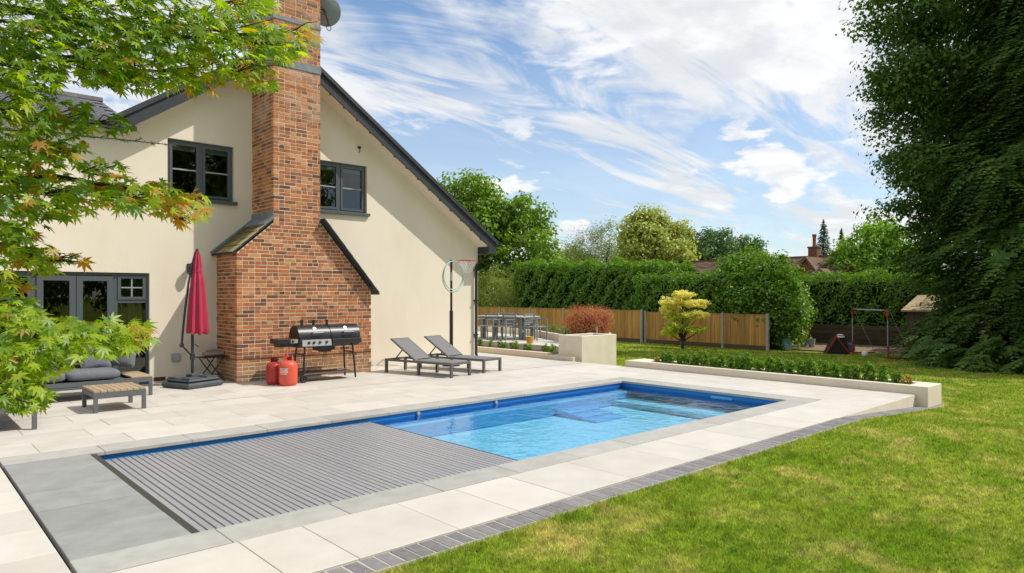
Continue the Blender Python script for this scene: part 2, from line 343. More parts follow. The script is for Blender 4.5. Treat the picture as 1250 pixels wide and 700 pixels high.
# lawn: sward colour shared by the sheet and the blades
def lawn_mat(name, blade):
    m = bpy.data.materials.new(name); m.use_nodes = True
    nt = m.node_tree; nt.nodes.clear(); L = nt.links
    out = N(nt, 'ShaderNodeOutputMaterial')
    g_ = N(nt, 'ShaderNodeNewGeometry')
    def noise(s, d, off=0.0):
        mp = N(nt, 'ShaderNodeMapping'); mp.inputs['Location'].default_value = (off, off * 0.7, 0); mp.inputs['Scale'].default_value = (1, 1, 0)
        L.new(g_.outputs['Position'], mp.inputs[0])
        n = N(nt, 'ShaderNodeTexNoise'); L.new(mp.outputs[0], n.inputs['Vector']); n.inputs['Scale'].default_value = s; n.inputs['Detail'].default_value = d; n.inputs['Roughness'].default_value = 0.6
        return n.outputs['Fac']
    def rng_(f, a, b):
        r = N(nt, 'ShaderNodeMapRange', interpolation_type='SMOOTHSTEP'); L.new(f, r.inputs[0]); r.inputs[1].default_value = a; r.inputs[2].default_value = b
        return r.outputs[0]
    def mixc(f, a, b):
        x = N(nt, 'ShaderNodeMix', data_type='RGBA')
        if isinstance(f, float): x.inputs[0].default_value = f
        else: L.new(f, x.inputs[0])
        for i, c in ((6, a), (7, b)):
            if isinstance(c, tuple): x.inputs[i].default_value = (*c, 1)
            else: L.new(c, x.inputs[i])
        return x.outputs[2]
    green = mixc(rng_(noise(0.9, 4, 3), 0.35, 0.65), (0.145, 0.215, 0.018), (0.22, 0.262, 0.034))
    dry = mixc(rng_(noise(1.7, 9, 11), 0.465, 0.74), green, (0.38, 0.33, 0.105))
    straw = mixc(rng_(noise(0.55, 6, 27), 0.62, 0.78), dry, (0.46, 0.36, 0.16))
    dark = mixc(rng_(noise(1.1, 5, 41), 0.57, 0.70), straw, (0.095, 0.165, 0.012))
    mo = N(nt, 'ShaderNodeMapRange'); L.new(noise(9, 5, 61), mo.inputs[0]); mo.inputs[1].default_value = 0.3; mo.inputs[2].default_value = 0.7; mo.inputs[3].default_value = 0.62; mo.inputs[4].default_value = 1.38
    h0 = N(nt, 'ShaderNodeHueSaturation'); L.new(mo.outputs[0], h0.inputs['Value']); L.new(dark, h0.inputs['Color'])
    col = h0.outputs[0]
    if blade:
        v = N(nt, 'ShaderNodeMapRange'); L.new(g_.outputs['Random Per Island'], v.inputs[0]); v.inputs[3].default_value = 1.1; v.inputs[4].default_value = 2.5
        hs = N(nt, 'ShaderNodeHueSaturation'); L.new(v.outputs[0], hs.inputs['Value']); L.new(col, hs.inputs['Color']); col = hs.outputs[0]
        d = N(nt, 'ShaderNodeBsdfDiffuse'); L.new(col, d.inputs[0]); t = N(nt, 'ShaderNodeBsdfTranslucent'); L.new(col, t.inputs[0])
        s = N(nt, 'ShaderNodeMixShader'); s.inputs[0].default_value = 0.35; L.new(d.outputs[0], s.inputs[1]); L.new(t.outputs[0], s.inputs[2])
        L.new(s.outputs[0], out.inputs[0])
    else:
        fine = noise(60, 4, 5)
        v = N(nt, 'ShaderNodeMapRange'); L.new(fine, v.inputs[0]); v.inputs[1].default_value = 0.3; v.inputs[2].default_value = 0.7; v.inputs[3].default_value = 0.7; v.inputs[4].default_value = 1.35
        hs = N(nt, 'ShaderNodeHueSaturation'); L.new(v.outputs[0], hs.inputs['Value']); L.new(col, hs.inputs['Color'])
        d = N(nt, 'ShaderNodeBsdfDiffuse'); L.new(hs.outputs[0], d.inputs[0]); L.new(d.outputs[0], out.inputs[0])
    MATS[name] = m
lawn_mat('lawn', False); lawn_mat('grass', True)

leaf_mat('maple_green', (0.12, 0.25, 0.012), (0.20, 0.32, 0.02), trans=0.6, gloss=0.03)
leaf_mat('maple_lime', (0.26, 0.42, 0.012), (0.44, 0.52, 0.025), trans=0.6, gloss=0.03)
leaf_mat('maple_orange', (0.50, 0.38, 0.04), (0.55, 0.24, 0.05), trans=0.6, gloss=0.03)
for k in ('green', 'lime', 'orange'):
    a = {'green': ((0.12, 0.25, 0.012), (0.20, 0.32, 0.02)), 'lime': ((0.26, 0.42, 0.012), (0.44, 0.52, 0.025)), 'orange': ((0.50, 0.38, 0.04), (0.55, 0.24, 0.05))}[k]
    leaf_mat('maple_%s_single' % k, *a, island=False, trans=0.6, gloss=0.03)
leaf_mat('laurel', (0.085, 0.19, 0.014), (0.21, 0.37, 0.03), gloss=0.03)
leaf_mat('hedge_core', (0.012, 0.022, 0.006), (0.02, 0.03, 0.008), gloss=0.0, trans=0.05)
leaf_mat('bamboo', (0.17, 0.24, 0.04), (0.34, 0.38, 0.1))
leaf_mat('oak', (0.115, 0.215, 0.02), (0.25, 0.38, 0.05))
leaf_mat('willow', (0.16, 0.21, 0.055), (0.29, 0.33, 0.1))
leaf_mat('golden', (0.3, 0.37, 0.05), (0.58, 0.58, 0.19))
leaf_mat('far_tree', (0.075, 0.145, 0.045), (0.15, 0.24, 0.075))
leaf_mat('far_conifer', (0.08, 0.12, 0.085), (0.13, 0.18, 0.12))
leaf_mat('bright_tree', (0.15, 0.29, 0.025), (0.3, 0.47, 0.055))
leaf_mat('beech', (0.055, 0.115, 0.016), (0.11, 0.2, 0.03))
leaf_mat('cypress', (0.034, 0.088, 0.016), (0.085, 0.16, 0.03), trans=0.25, patch=(0.13, 0.22, 0.04), pscale=1.7)
leaf_mat('red_maple', (0.48, 0.19, 0.075), (0.66, 0.37, 0.15), patch=(0.38, 0.12, 0.07), pscale=2.5)
leaf_mat('yellow_maple', (0.72, 0.70, 0.16), (0.90, 0.82, 0.34), trans=.5)
leaf_mat('yellow_maple_low', (0.44, 0.55, 0.06), (0.72, 0.70, 0.16), trans=.5)
leaf_mat('box_leaf', (0.11, 0.23, 0.02), (0.24, 0.41, 0.04))
leaf_mat('box_yellow', (0.50, 0.40, 0.08), (0.42, 0.27, 0.06))
leaf_mat('herb', (0.15, 0.25, 0.04), (0.3, 0.36, 0.09))
leaf_mat('fir_needle', (0.13, 0.19, 0.10), (0.24, 0.29, 0.19), trans=0.2)

# ------------------------------------------------------------------ mesh helpers
class MB:
    """collects shapes; build() links them as ONE mesh object"""
    def __init__(s): s.v = []; s.f = []
    def add(s, vs, fs):
        o = len(s.v); s.v += [tuple(v) for v in vs]; s.f += [tuple(i + o for i in f) for f in fs]; return s
    def box(s, x0, x1, y0, y1, z0, z1, bev=0.0):
        if bev > 0:
            b = bev
            vs = []
            for z, ins in ((z0, b), (z0 + b, 0), (z1 - b, 0), (z1, b)):
                for (x, y) in ((x0 + ins, y0 + ins), (x1 - ins, y0 + ins), (x1 - ins, y1 - ins), (x0 + ins, y1 - ins)): vs.append((x, y, z))
            fs = [(3, 2, 1, 0), (12, 13, 14, 15)]
            for k in range(3):
                for i in range(4): j = (i + 1) % 4; fs.append((k * 4 + i, k * 4 + j, k * 4 + 4 + j, k * 4 + 4 + i))
            return s.add(vs, fs)
        vs = [(x0, y0, z0), (x1, y0, z0), (x1, y1, z0), (x0, y1, z0), (x0, y0, z1), (x1, y0, z1), (x1, y1, z1), (x0, y1, z1)]
        return s.add(vs, [(3, 2, 1, 0), (4, 5, 6, 7), (0, 1, 5, 4), (1, 2, 6, 5), (2, 3, 7, 6), (3, 0, 4, 7)])
    def tube(s, pts, rad, n=8, cap=True):
        pts = [Vector(p) for p in pts]
        if isinstance(rad, (int, float)): rad = [rad] * len(pts)
        vs = []; up = None
        for i, p in enumerate(pts):
            d = (pts[min(i + 1, len(pts) - 1)] - pts[max(i - 1, 0)])
            d = d.normalized() if d.length > 1e-9 else Vector((0, 0, 1))
            if up is None:
                up = Vector((0, 0, 1)) if abs(d.z) < 0.9 else Vector((1, 0, 0))
            a = d.cross(up)
            if a.length < 1e-6: a = d.orthogonal()
            a.normalize(); b = d.cross(a).normalized(); up = -b if False else a.cross(d)
            for k in range(n):
                t = 2 * math.pi * k / n
                vs.append(p + (a * math.cos(t) + b * math.sin(t)) * rad[i])
        fs = []
        for i in range(len(pts) - 1):
            for k in range(n):
                j = (k + 1) % n; fs.append((i * n + k, i * n + j, (i + 1) * n + j, (i + 1) * n + k))
        if cap:
            fs.append(tuple(range(n - 1, -1, -1))); m = (len(pts) - 1) * n; fs.append(tuple(range(m, m + n)))
        return s.add(vs, fs)
    def bar(s, p, q, w, h):
        """square bar from p to q"""
        p, q = Vector(p), Vector(q); d = (q - p).normalized()
        a = d.cross(Vector((0, 0, 1)))
        a = a.normalized() if a.length > 1e-4 else Vector((1, 0, 0))
        b = a.cross(d).normalized(); vs = []
        for e in (p, q):
            for (i, j) in ((-1, -1), (1, -1), (1, 1), (-1, 1)): vs.append(e + a * i * w / 2 + b * j * h / 2)
        return s.add(vs, [(3, 2, 1, 0), (4, 5, 6, 7), (0, 1, 5, 4), (1, 2, 6, 5), (2, 3, 7, 6), (3, 0, 4, 7)])
    def lathe(s, prof, c=(0, 0, 0), n=24):
        vs = []
        for r, z in prof:
            for k in range(n):
                t = 2 * math.pi * k / n; vs.append((c[0] + r * math.cos(t), c[1] + r * math.sin(t), c[2] + z))
        fs = []
        for i in range(len(prof) - 1):
            for k in range(n):
                j = (k + 1) % n; fs.append((i * n + k, i * n + j, (i + 1) * n + j, (i + 1) * n + k))
        fs.append(tuple(range(n - 1, -1, -1))); m = (len(prof) - 1) * n; fs.append(tuple(range(m, m + n)))
        return s.add(vs, fs)
    def prism(s, poly, axis, a, b):
        """extrude a 2-D polygon along an axis ('x','y','z') from a to b"""
        def P(u, v, w): return {'x': (w, u, v), 'y': (u, w, v), 'z': (u, v, w)}[axis]
        n = len(poly)
        vs = [P(u, v, a) for u, v in poly] + [P(u, v, b) for u, v in poly]
        fs = [tuple(range(n - 1, -1, -1)), tuple(range(n, 2 * n))] + [(i, (i + 1) % n, n + (i + 1) % n, n + i) for i in range(n)]
        return s.add(vs, fs)
    def torus(s, c, R0, r, nrm='y', n=36, m=8, ry=None):
        vs = []
        for i in range(n):
            t = 2 * math.pi * i / n
            for k in range(m):
                u = 2 * math.pi * k / m; q = R0 + r * math.cos(u); w = r * math.sin(u)
                a, b = q * math.cos(t), q * math.sin(t)
                vs.append({'y': (c[0] + a, c[1] + w, c[2] + b), 'x': (c[0] + w, c[1] + a, c[2] + b), 'z': (c[0] + a, c[1] + b, c[2] + w)}[nrm])
        fs = [(i * m + k, ((i + 1) % n) * m + k, ((i + 1) % n) * m + (k + 1) % m, i * m + (k + 1) % m) for i in range(n) for k in range(m)]
        return s.add(vs, fs)
    def mesh(s, name, smooth=False):
        me = bpy.data.meshes.new(name); me.from_pydata(s.v, [], s.f); me.update()
        fix_normals(me)
        if smooth: smooth_mesh(me)
        return me
    def build(s, name, material, parent=None, smooth=False, loc=None, rotz=0):
        return obj(name, s.mesh(name, smooth), material, parent, loc, rotz)
def _flat(s, name, material, parent=None):
    me = bpy.data.meshes.new(name); me.from_pydata(s.v, [], s.f); me.update()
    return obj(name, me, material, parent)
MB.flat = _flat
def fix_normals(me):
    import bmesh
    bm = bmesh.new(); bm.from_mesh(me); bmesh.ops.recalc_face_normals(bm, faces=bm.faces); bm.to_mesh(me); bm.free()
def smooth_mesh(me, ang=40):
    me.polygons.foreach_set('use_smooth', [True] * len(me.polygons))
    me.set_sharp_from_angle(angle=R(ang))
def obj(name, me, material, parent=None, loc=None, rotz=0):
    o = bpy.data.objects.new(name, me); COL.objects.link(o)
    if material is not None and not me.materials: me.materials.append(MATS[material])
    if parent is not None: o.parent = parent
    if loc is not None: o.location = loc
    if rotz: o.rotation_euler = (0, 0, rotz)
    return o
def tag(o, label=None, cat=None, group=None, kind=None):
    if label: o['label'] = label
    if cat: o['category'] = cat
    if group: o['group'] = group
    if kind: o['kind'] = kind
    return o
def thing(name, label, cat, loc=(0, 0, 0), rotz=0, group=None):
    o = bpy.data.objects.new(name, None); COL.objects.link(o); o.empty_display_size = 0.2
    o.location = loc; o.rotation_euler = (0, 0, rotz)
    return tag(o, label, cat, group)
def copy_tree(o, parent=None):
    c = o.copy(); COL.objects.link(c)
    if parent is not None: c.parent = parent
    for ch in list(o.children): copy_tree(ch, c)
    return c
def np_mesh(name, V, Fc, material=None, matidx=None, mats=None, smooth=False):
    """fast mesh from numpy: V (n,3), Fc (m,k) faces with k corners each"""
    me = bpy.data.meshes.new(name); V = np.ascontiguousarray(V, dtype=np.float32); Fc = np.ascontiguousarray(Fc, dtype=np.int32)
    m, k = Fc.shape
    me.vertices.add(len(V)); me.vertices.foreach_set('co', V.ravel())
    me.loops.add(m * k); me.loops.foreach_set('vertex_index', Fc.ravel())
    me.polygons.add(m); me.polygons.foreach_set('loop_start', np.arange(0, m * k, k, dtype=np.int32))
    if mats:
        for x in mats: me.materials.append(MATS[x])
    elif material: me.materials.append(MATS[material])
    if matidx is not None: me.polygons.foreach_set('material_index', np.ascontiguousarray(matidx, dtype=np.int32))
    me.update(calc_edges=True)
    return me

# world positions from the surveyed view (used only while planning the foreground tree's limbs)
FW = np.array([math.cos(AZ), math.sin(AZ), 0.0]); RT = np.array([math.sin(AZ), -math.cos(AZ), 0.0]); UPV = np.array([0, 0, 1.0])
def at(pxx, pyy, d):
    p = (FW + RT * (pxx - 625) / 833.0 + UPV * (360 - pyy) / 833.0) * d
    return np.array([p[0], p[1], p[2] + EYE])

# ------------------------------------------------------------------ foliage helpers
def unit(a): return a / np.maximum(np.linalg.norm(a, axis=-1, keepdims=True), 1e-9)
def leaves(P, nrm, L, Wd, tdir=None, g=rng):
    """one folded rhombic leaf per point: 4 verts, 2 triangles (as one quad bent on its midrib)"""
    n = len(P); nrm = unit(nrm)
    if tdir is None: tdir = g.normal(size=(n, 3))
    t = unit(tdir - nrm * np.sum(tdir * nrm, 1, keepdims=True)); b = np.cross(nrm, t)
    L = np.broadcast_to(L, (n,))[:, None]; Wd = np.broadcast_to(Wd, (n,))[:, None]
    V = np.empty((n, 4, 3))
    V[:, 0] = P - t * L * 0.5; V[:, 1] = P + b * Wd * 0.5 + nrm * Wd * 0.16 - t * L * 0.04
    V[:, 2] = P + t * L * 0.5; V[:, 3] = P - b * Wd * 0.5 + nrm * Wd * 0.16 - t * L * 0.04
    idx = np.arange(n)[:, None] * 4
    F = np.concatenate([idx + np.array([0, 1, 2]), idx + np.array([0, 2, 3])], 0)
    return V.reshape(-1, 3), F
def clump_points(C, rad, per, g=rng, flat=0.8):
    """leaf points in soft lumps round the centres C; returns points and outward normals"""
    n = len(C); rad = np.broadcast_to(rad, (n,))
    D = unit(g.normal(size=(n, per, 3))); rr = g.random((n, per, 1)) ** 0.45
    P = C[:, None, :] + D * rr * rad[:, None, None] * np.array([1, 1, flat])
    Nn = D + np.array([0, 0, 0.55]) + g.normal(size=D.shape) * 0.45
    return P.reshape(-1, 3), Nn.reshape(-1, 3)
def lumpy_centres(c, rad, n, g, inner=0.45, lump=0.22, seedv=0, zmin=-1.0, top=1.0):
    D = unit(g.normal(size=(n * 2, 3)))
    D = D[(D[:, 2] > zmin)][:n]
    f = 1 + lump * (np.sin(D[:, 0] * 5 + seedv) * np.cos(D[:, 1] * 4.3 + seedv * 2) + 0.6 * np.sin(D[:, 2] * 7 + D[:, 0] * 3 + seedv))
    rr = inner + (1 - inner) * g.random(len(D)) ** 0.5
    return np.array(c) + D * (f * rr)[:, None] * np.array(rad)
def tree_limbs(mb, base, h_trunk, r0, targets, g, r_tip=0.015, n=7):
    b = Vector(base); lean = Vector((g.normal() * 0.04, g.normal() * 0.04, 1)) * h_trunk
    mb.tube([b - Vector((0, 0, 0.1)), b + Vector((0, 0, 0.12 * h_trunk)), b + lean * 0.55, b + lean], [r0 * 1.35, r0 * 1.02, r0 * 0.85, r0 * 0.62], n + 2)
    for t in targets:
        t = Vector(t); s = b + lean * (0.55 + 0.45 * g.random()); d = t - s
        m1 = s + d * 0.35 + Vector((0, 0, 0.10 * d.length)) + Vector(g.normal(size=3) * 0.04 * d.length)
        m2 = s + d * 0.7 + Vector((0, 0, 0.08 * d.length)) + Vector(g.normal(size=3) * 0.04 * d.length)
        mb.tube([s, m1, m2, t], [r0 * 0.42, r0 * 0.27, r0 * 0.15, r_tip], n - 1, cap=False)
def broad_tree(name, label, cat, base, height, rad, mt, nc, per, leaf, seed, trunk_h=None, r0=0.25, group=None, blobs=None, clump=None, zflat=0.8, inner=0.45, asp=0.62):
    """tree = trunk with limbs + crown of leaf clumps; crown built from one or more lumpy ellipsoids"""
    g = np.random.default_rng(seed); t = thing(name, label, cat, base, group=group)
    th = trunk_h or height * 0.4
    blobs = blobs or [((0, 0, height - rad[2]), rad, 1.0)]
    tot = sum(w for _, _, w in blobs); Cs = []
    for i, (c, rd, w) in enumerate(blobs):
        Cs.append(lumpy_centres(c, rd, int(nc * w / tot), g, inner=inner, seedv=seed + i * 1.7))
    C = np.concatenate(Cs); cr = clump or 0.17 * (rad[0] + rad[2]) / 2
    C = C[C[:, 2] > 0.1]
    P, Nn = clump_points(C, cr * (0.6 + 0.8 * g.random(len(C))), per, g, zflat)
    V, F = leaves(P, Nn, leaf * (0.7 + 0.6 * g.random(len(P))), leaf * asp * (0.7 + 0.6 * g.random(len(P))), g=g)
    obj('crown', np_mesh('crown', V, F, mt), mt, t)
    mb = MB(); k = g.choice(len(C), min(26, len(C)), replace=False)
    tree_limbs(mb, (0, 0, 0), th, r0, C[k], g)
    mb.build('trunk', 'bark', t, smooth=True)
    return t

# ================================================================== THE SETTING
def lawn_z(x):
    x = np.asarray(x, dtype=float)
    return -0.03 + np.where(x < 9.5, 0, np.where(x < 12.5, -0.062 * (x - 9.5), np.where(x < 26, -0.186 - 0.0285 * (x - 12.5), -0.571)))
PX0, PX1, PY0 = 0.15, 12.55, 3.78          # paving limits
POOL = (1.61, 10.43, 4.93, 8.22)           # water's edge x0 x1 y0 y1
# ground sheet (with the hole of the pool)
xs = sorted(set([-400, -200, -100, -50, -25, -12, -6, 0.5, 11.0, 9.5, 10.2, 11.7, 12.5, 14, 16, 19, 22, 26, 30, 40, 60, 100, 200, 400, 3, 6]))
ys = sorted(set([-400, -200, -100, -50, -25, -12, -6, -2, 1, 3, 4.5, 8.6, 11, 14, 20, 30, 50, 80, 120, 200, 400]))
mb = MB(); vid = {}
for i, x in enumerate(xs):
    for j, y in enumerate(ys): vid[i, j] = len(mb.v); mb.v.append((x, y, float(lawn_z(x))))
for i in range(len(xs) - 1):
    for j in range(len(ys) - 1):
        if xs[i] >= 0.5 and xs[i + 1] <= 11.0 and ys[j] >= 4.5 and ys[j + 1] <= 8.6: continue
        mb.f.append((vid[i, j], vid[i + 1, j], vid[i + 1, j + 1], vid[i, j + 1]))
tag(mb.build('lawn', 'lawn'), kind='structure')

# grass blades, denser near the viewer's side of the lawn
def in_lawn(x, y):
    near = (y < 3.557) & (x > -6)
    far = (x > 13.32) & (y < 11.3) & (x < 31)
    far2 = (x > 14.6) & (x < 25.9) & (y >= 11.3) & ((y - 11.3) < (x - 14.1) * 0.85)
    bed = (x < -0.05) & (y > 2.6)
    strip = (x > 12.6) & (x < 13.4) & (y > 9.9) & (y < 11.25)
    edging = (x < 13.4) & (y > 3.52)
    return ((near & ~bed & ~(edging & (x > 12.5))) | far | far2 | strip)
nb = 900000
r = np.exp(rng.uniform(math.log(2.6), math.log(34), nb)); th = rng.uniform(R(-8), R(88), nb)
gx, gy = r * np.cos(th), r * np.sin(th)
ok = in_lawn(gx, gy); gx, gy, r = gx[ok], gy[ok], r[ok]
gz = lawn_z(gx); n = len(gx)
tuft = np.sin(gx * 2.1 + 1.3 * np.sin(gy * 1.7)) * np.sin(gy * 2.6 + 0.8 * np.sin(gx * 1.1))
hgt = (0.014 + 0.018 * rng.random(n) + 0.010 * np.clip(tuft, 0, 1) + 0.0004 * r) * np.where((gy > 3.42) & (gy < 3.56), 1.35, 1.0)
wid = 0.0007 * r + 0.0009
az = rng.uniform(0, 2 * math.pi, n); lean = rng.normal(0, 0.55, (n, 2)) * hgt[:, None]
V = np.empty((n, 3, 3))
V[:, 0] = np.stack([gx - np.cos(az) * wid, gy - np.sin(az) * wid, gz - 0.003], 1)
V[:, 1] = np.stack([gx + np.cos(az) * wid, gy + np.sin(az) * wid, gz - 0.003], 1)
V[:, 2] = np.stack([gx + lean[:, 0], gy + lean[:, 1], gz + hgt], 1)
tag(obj('lawn_grass', np_mesh('lawn_grass', V.reshape(-1, 3), np.arange(n * 3).reshape(-1, 3), 'grass'), 'grass'),
    'short mown green grass with dry straw coloured patches', 'grass', kind='stuff')

# a few dropped leaves and pale pebbles on the lawn are too small to matter; bare soil path beyond the fence end
mb = MB()
dp = [(27.0, 14.2), (31.6, 14.4), (31.75, 7.0), (29.6, 6.6), (28.4, 9.0), (27.2, 11.5)]
mb.add([(x, y, -0.571 + 0.012) for x, y in dp], [tuple(range(len(dp)))])
tag(mb.build('dirt_path', 'dirt'), kind='structure')
mb = MB(); mb.add([(x, y, -0.03 + 0.015) for x, y in [(-5, 2.6), (PX0 - 0.06, 2.6), (PX0 - 0.06, 5.6), (-5, 5.6)]], [(0, 1, 2, 3)])
tag(mb.build('planting_bed', 'soil'), kind='structure')

# ---------------------------------------------------------------- patio
patio = MB()
def base_rect(m, x0, x1, y0, y1, z1=-0.014, z0=-0.30): m.box(x0, x1, y0, y1, z0, z1)
base_rect(patio, -6.0, 1.0, 8.605, 14.2); base_rect(patio, 1.0, 10.85, 8.605, 14.2); base_rect(patio, 10.85, PX1, 3.79, 18.0)
base_rect(patio, PX0 + .001, 0.82, 3.79, 8.6); base_rect(patio, 0.82, 10.85, 3.79, 4.6); base_rect(patio, -6.0, PX0, 5.62, 8.6)
patio_o = tag(patio.build('patio', 'joint'), kind='structure')
slab_cache = {}
def slab(x0, x1, y0, y1, parent, z=0.0, t=0.03, material='patio_stone', name='paving_slab', gap=0.004, bev=0.003):
    w, h = round(x1 - x0 - gap, 3), round(y1 - y0 - gap, 3)
    if w < 0.03 or h < 0.03: return
    key = (w, h, t, material)
    if key not in slab_cache: slab_cache[key] = MB().box(-w / 2, w / 2, -h / 2, h / 2, -t, 0, bev).mesh(name)
    return obj(name, slab_cache[key], material, parent, ((x0 + x1) / 2, (y0 + y1) / 2, z + rnd.uniform(-0.0012, 0.0012)))
def slab_field(x0, x1, y0, y1, parent, w=0.9, h=0.6, z=0.0, off=0.3):
    j = 0; y = y0
    while y < y1 - 0.05:
        ye = min(y + h, y1); x = x0 - (off if j % 2 else 0.0)
        while x < x1 - 0.02:
            a, b = max(x, x0), min(x + w, x1)
            slab(a, b, y, ye, parent, z); x += w
        y = ye; j += 1
# house side, up to the drain slot and on to the wall
slab_field(-4.2, 10.85, 8.6, 10.98, patio_o, 0.9, 0.595)
slab_field(-4.2, 10.85, 11.03, 13.9, patio_o, 0.9, 0.574, off=0.45)
slab_field(10.85, PX1, 8.6, 10.98, patio_o, 0.85, 0.595, off=0.0)
slab_field(10.85, PX1, 11.03, 17.5, patio_o, 0.85, 0.6, off=0.0)
slab_field(10.85, PX1, 3.79, 8.6, patio_o, 0.85, 0.6, off=0.3)
# camera side strip, one row of uneven lengths
x = 0.95; i = 0
slab(PX0, 0.95, 3.79, 4.6, patio_o)
for L_ in [0.79, 0.45, 0.79, 0.58, 0.6, 0.79, 0.9, 0.6, 0.9, 0.9, 0.6, 0.9, 0.9, 0.9]:
    e = min(x + L_, 10.85); slab(x, e, 3.79, 4.6, patio_o); x = e
    if x >= 10.84: break
slab_field(PX0, 0.82, 4.6, 8.6, patio_o, 0.67, 0.6, off=0.0)
slab_field(-4.2, PX0, 5.65, 8.6, patio_o, 0.9, 0.6)
mb = MB(); mb.box(-4.2, PX1, 10.985, 11.025, -0.013, -0.006)
tag(mb.build('drain_slot', 'dark_gap'), kind='structure')
# grey brick edging along the lawn
mb = MB(); n_ed = int((13.3 - PX0) / 0.112)
for i in range(n_ed):
    x0 = PX0 + i * 0.112; z = float(lawn_z(x0 + .05))
    mb.box(x0, x0 + 0.112, 3.555, 3.775, z - 0.1, z + 0.0225)
edg = tag(mb.build('edging', 'joint_light'), kind='structure')
eb = MB().box(-0.0505, 0.0505, -0.104, 0.104, -0.06, 0, 0.003).mesh('edging_brick')
for i in range(n_ed):
    x0 = PX0 + i * 0.112; z = float(lawn_z(x0 + .05))
    obj('edging_brick', eb, 'edging_brick', edg, (x0 + 0.056 + rnd.uniform(-.002, .002), 3.665 + rnd.uniform(-.003, .003), z + 0.026 + rnd.uniform(-.002, .002)), rnd.uniform(-.015, .015))
# rendered face under the patio where the lawn falls away
mb = MB(); mb.box(9.4, PX1 + 0.003, 3.778, 3.789, -0.3, -0.004)
tag(mb.build('patio_edge', 'planter_render'), kind='structure')

# ---------------------------------------------------------------- pool
x0, x1, y0, y1 = POOL
cop = MB(); cw = 0.36
cop.box(0.84, x1 + cw + 0.02, y1 + 0.012, y1 + cw, -0.25, -0.034); cop.box(0.84, x1 + cw + 0.02, y0 - 0.32, y0 - 0.012, -0.25, -0.034); cop.box(x1 + 0.012, x1 + cw + 0.02, y0 - .012, y1 + .012, -0.25, -0.034)
cop_o = tag(cop.build('pool_coping', 'joint'), kind='structure')
def run(a, b, step):
    k = max(1, round((b - a) / step)); return [(a + (b - a) * i / k, a + (b - a) * (i + 1) / k) for i in range(k)]
ov = 0.03
for a, b in run(0.84, x1, 0.9):
    slab(a, b, y1 - ov, y1 + cw + .005, cop_o, 0.002, 0.04, 'coping_stone', 'coping_slab', 0.006)
    slab(a, b, y0 - 0.325, y0 + ov, cop_o, 0.002, 0.04, 'coping_stone', 'coping_slab', 0.006)
for a, b in run(y0 - 0.325, y1 + cw + .005, 0.9):
    slab(x1 - ov, x1 + cw + 0.02, a, b, cop_o, 0.003, 0.04, 'coping_stone', 'coping_slab', 0.006)
# lid of the cover housing: grey panels
lid = thing('cover_housing', 'grey stone lid panels over the pool cover housing', 'pool housing', (0, 0, 0))
ly0, ly1 = y0 + ov + 0.004, y1 - ov - 0.004
MB().box(0.86, 1.565, ly0 + .004, ly1 - .004, -0.3, -0.02).build('housing_box', 'dark_gap', lid)
for a, b in run(ly0, ly1, 0.62):
    slab(0.84, 1.57, a, b, lid, 0.0, 0.05, 'lid_stone', 'lid_panel', 0.013)
MB().box(1.573, 1.63, ly0, ly1, -0.10, -0.012).build('slot_edge', 'dark_gap', lid)
# shell: walls with a bench ledge, floor and steps
WZ = -0.10; FZ = -0.40
px0, px1, py0_, py1_ = x0 + .01, x1, y0, y1
sh = MB()
sh.add([(px0, py1_, -0.02), (px1, py1_, -0.02), (px1, py1_, FZ), (px0, py1_, FZ)], [(0, 1, 2, 3)])
sh.add([(px0, py0_, -0.02), (px1, py0_, -0.02), (px1, py0_, FZ), (px0, py0_, FZ)], [(3, 2, 1, 0)])
sh.add([(px1, py0_, -0.02), (px1, py1_, -0.02), (px1, py1_, FZ), (px1, py0_, FZ)], [(0, 1, 2, 3)])
sh.add([(px0, py0_, -0.02), (px0, py1_, -0.02), (px0, py1_, FZ), (px0, py0_, FZ)], [(3, 2, 1, 0)])
pool = thing('swimming_pool', 'rectangular blue swimming pool sunk into the pale patio', 'pool', (0, 0, 0))
me = bpy.data.meshes.new('pool_wall'); me.from_pydata(sh.v, [], sh.f); me.update()
obj('pool_wall', me, 'pool_liner', pool)
MB().add([(px0, py0_, FZ), (px1, py0_, FZ), (px1, py1_, FZ), (px0, py1_, FZ)], [(0, 1, 2, 3)]).flat('pool_floor', 'pool_floor', pool)
MB().box(px0 + .01, px1 - .01, py1_ - 0.22, py1_ - 0.004, FZ, WZ - 0.07, 0.02).build('side_bench', 'pool_bench', pool)
MB().box(px1 - .55, px1 - .004, py0_ + .02, py1_ - 0.23, FZ + .003, WZ - 0.20, 0.02).build('end_bench', 'pool_floor', pool)
for k in range(3):
    MB().box(8.35, 9.15, py1_ - 0.225 - .30 * (k + 1), py1_ - 0.226 - .30 * k, FZ + .002, WZ - 0.20 - 0.035 * k, 0.012).build('step', 'pool_bench', pool)
MB().box(px1 - .02, px1 - .002, 5.9, 6.30, WZ - 0.015, WZ + 0.025, 0.005).build('skimmer', 'pool_bench', pool)
for (lx, lz) in ((5.7, -.075), (7.2, -.075)):
    fx = MB(); fx.lathe([(0.001, 0), (0.07, 0.0), (0.07, 0.02), (0.05, 0.03), (0.001, 0.03)], n=18)
    fx.v = [(a * .45, b * .45, c) for a, b, c in fx.v]
    fo = fx.build('inlet', 'vent_grey', pool, smooth=True); fo.location = (lx, py1_ - .003, lz); fo.rotation_euler = (R(90), 0, 0)
MB().add([(px0 + .001, py0_ + .001, WZ), (px1 - .001, py0_ + .001, WZ), (px1 - .001, py1_ - .001, WZ), (px0 + .001, py1_ - .001, WZ)], [(0, 1, 2, 3)]).flat('water', 'pool_water', pool)
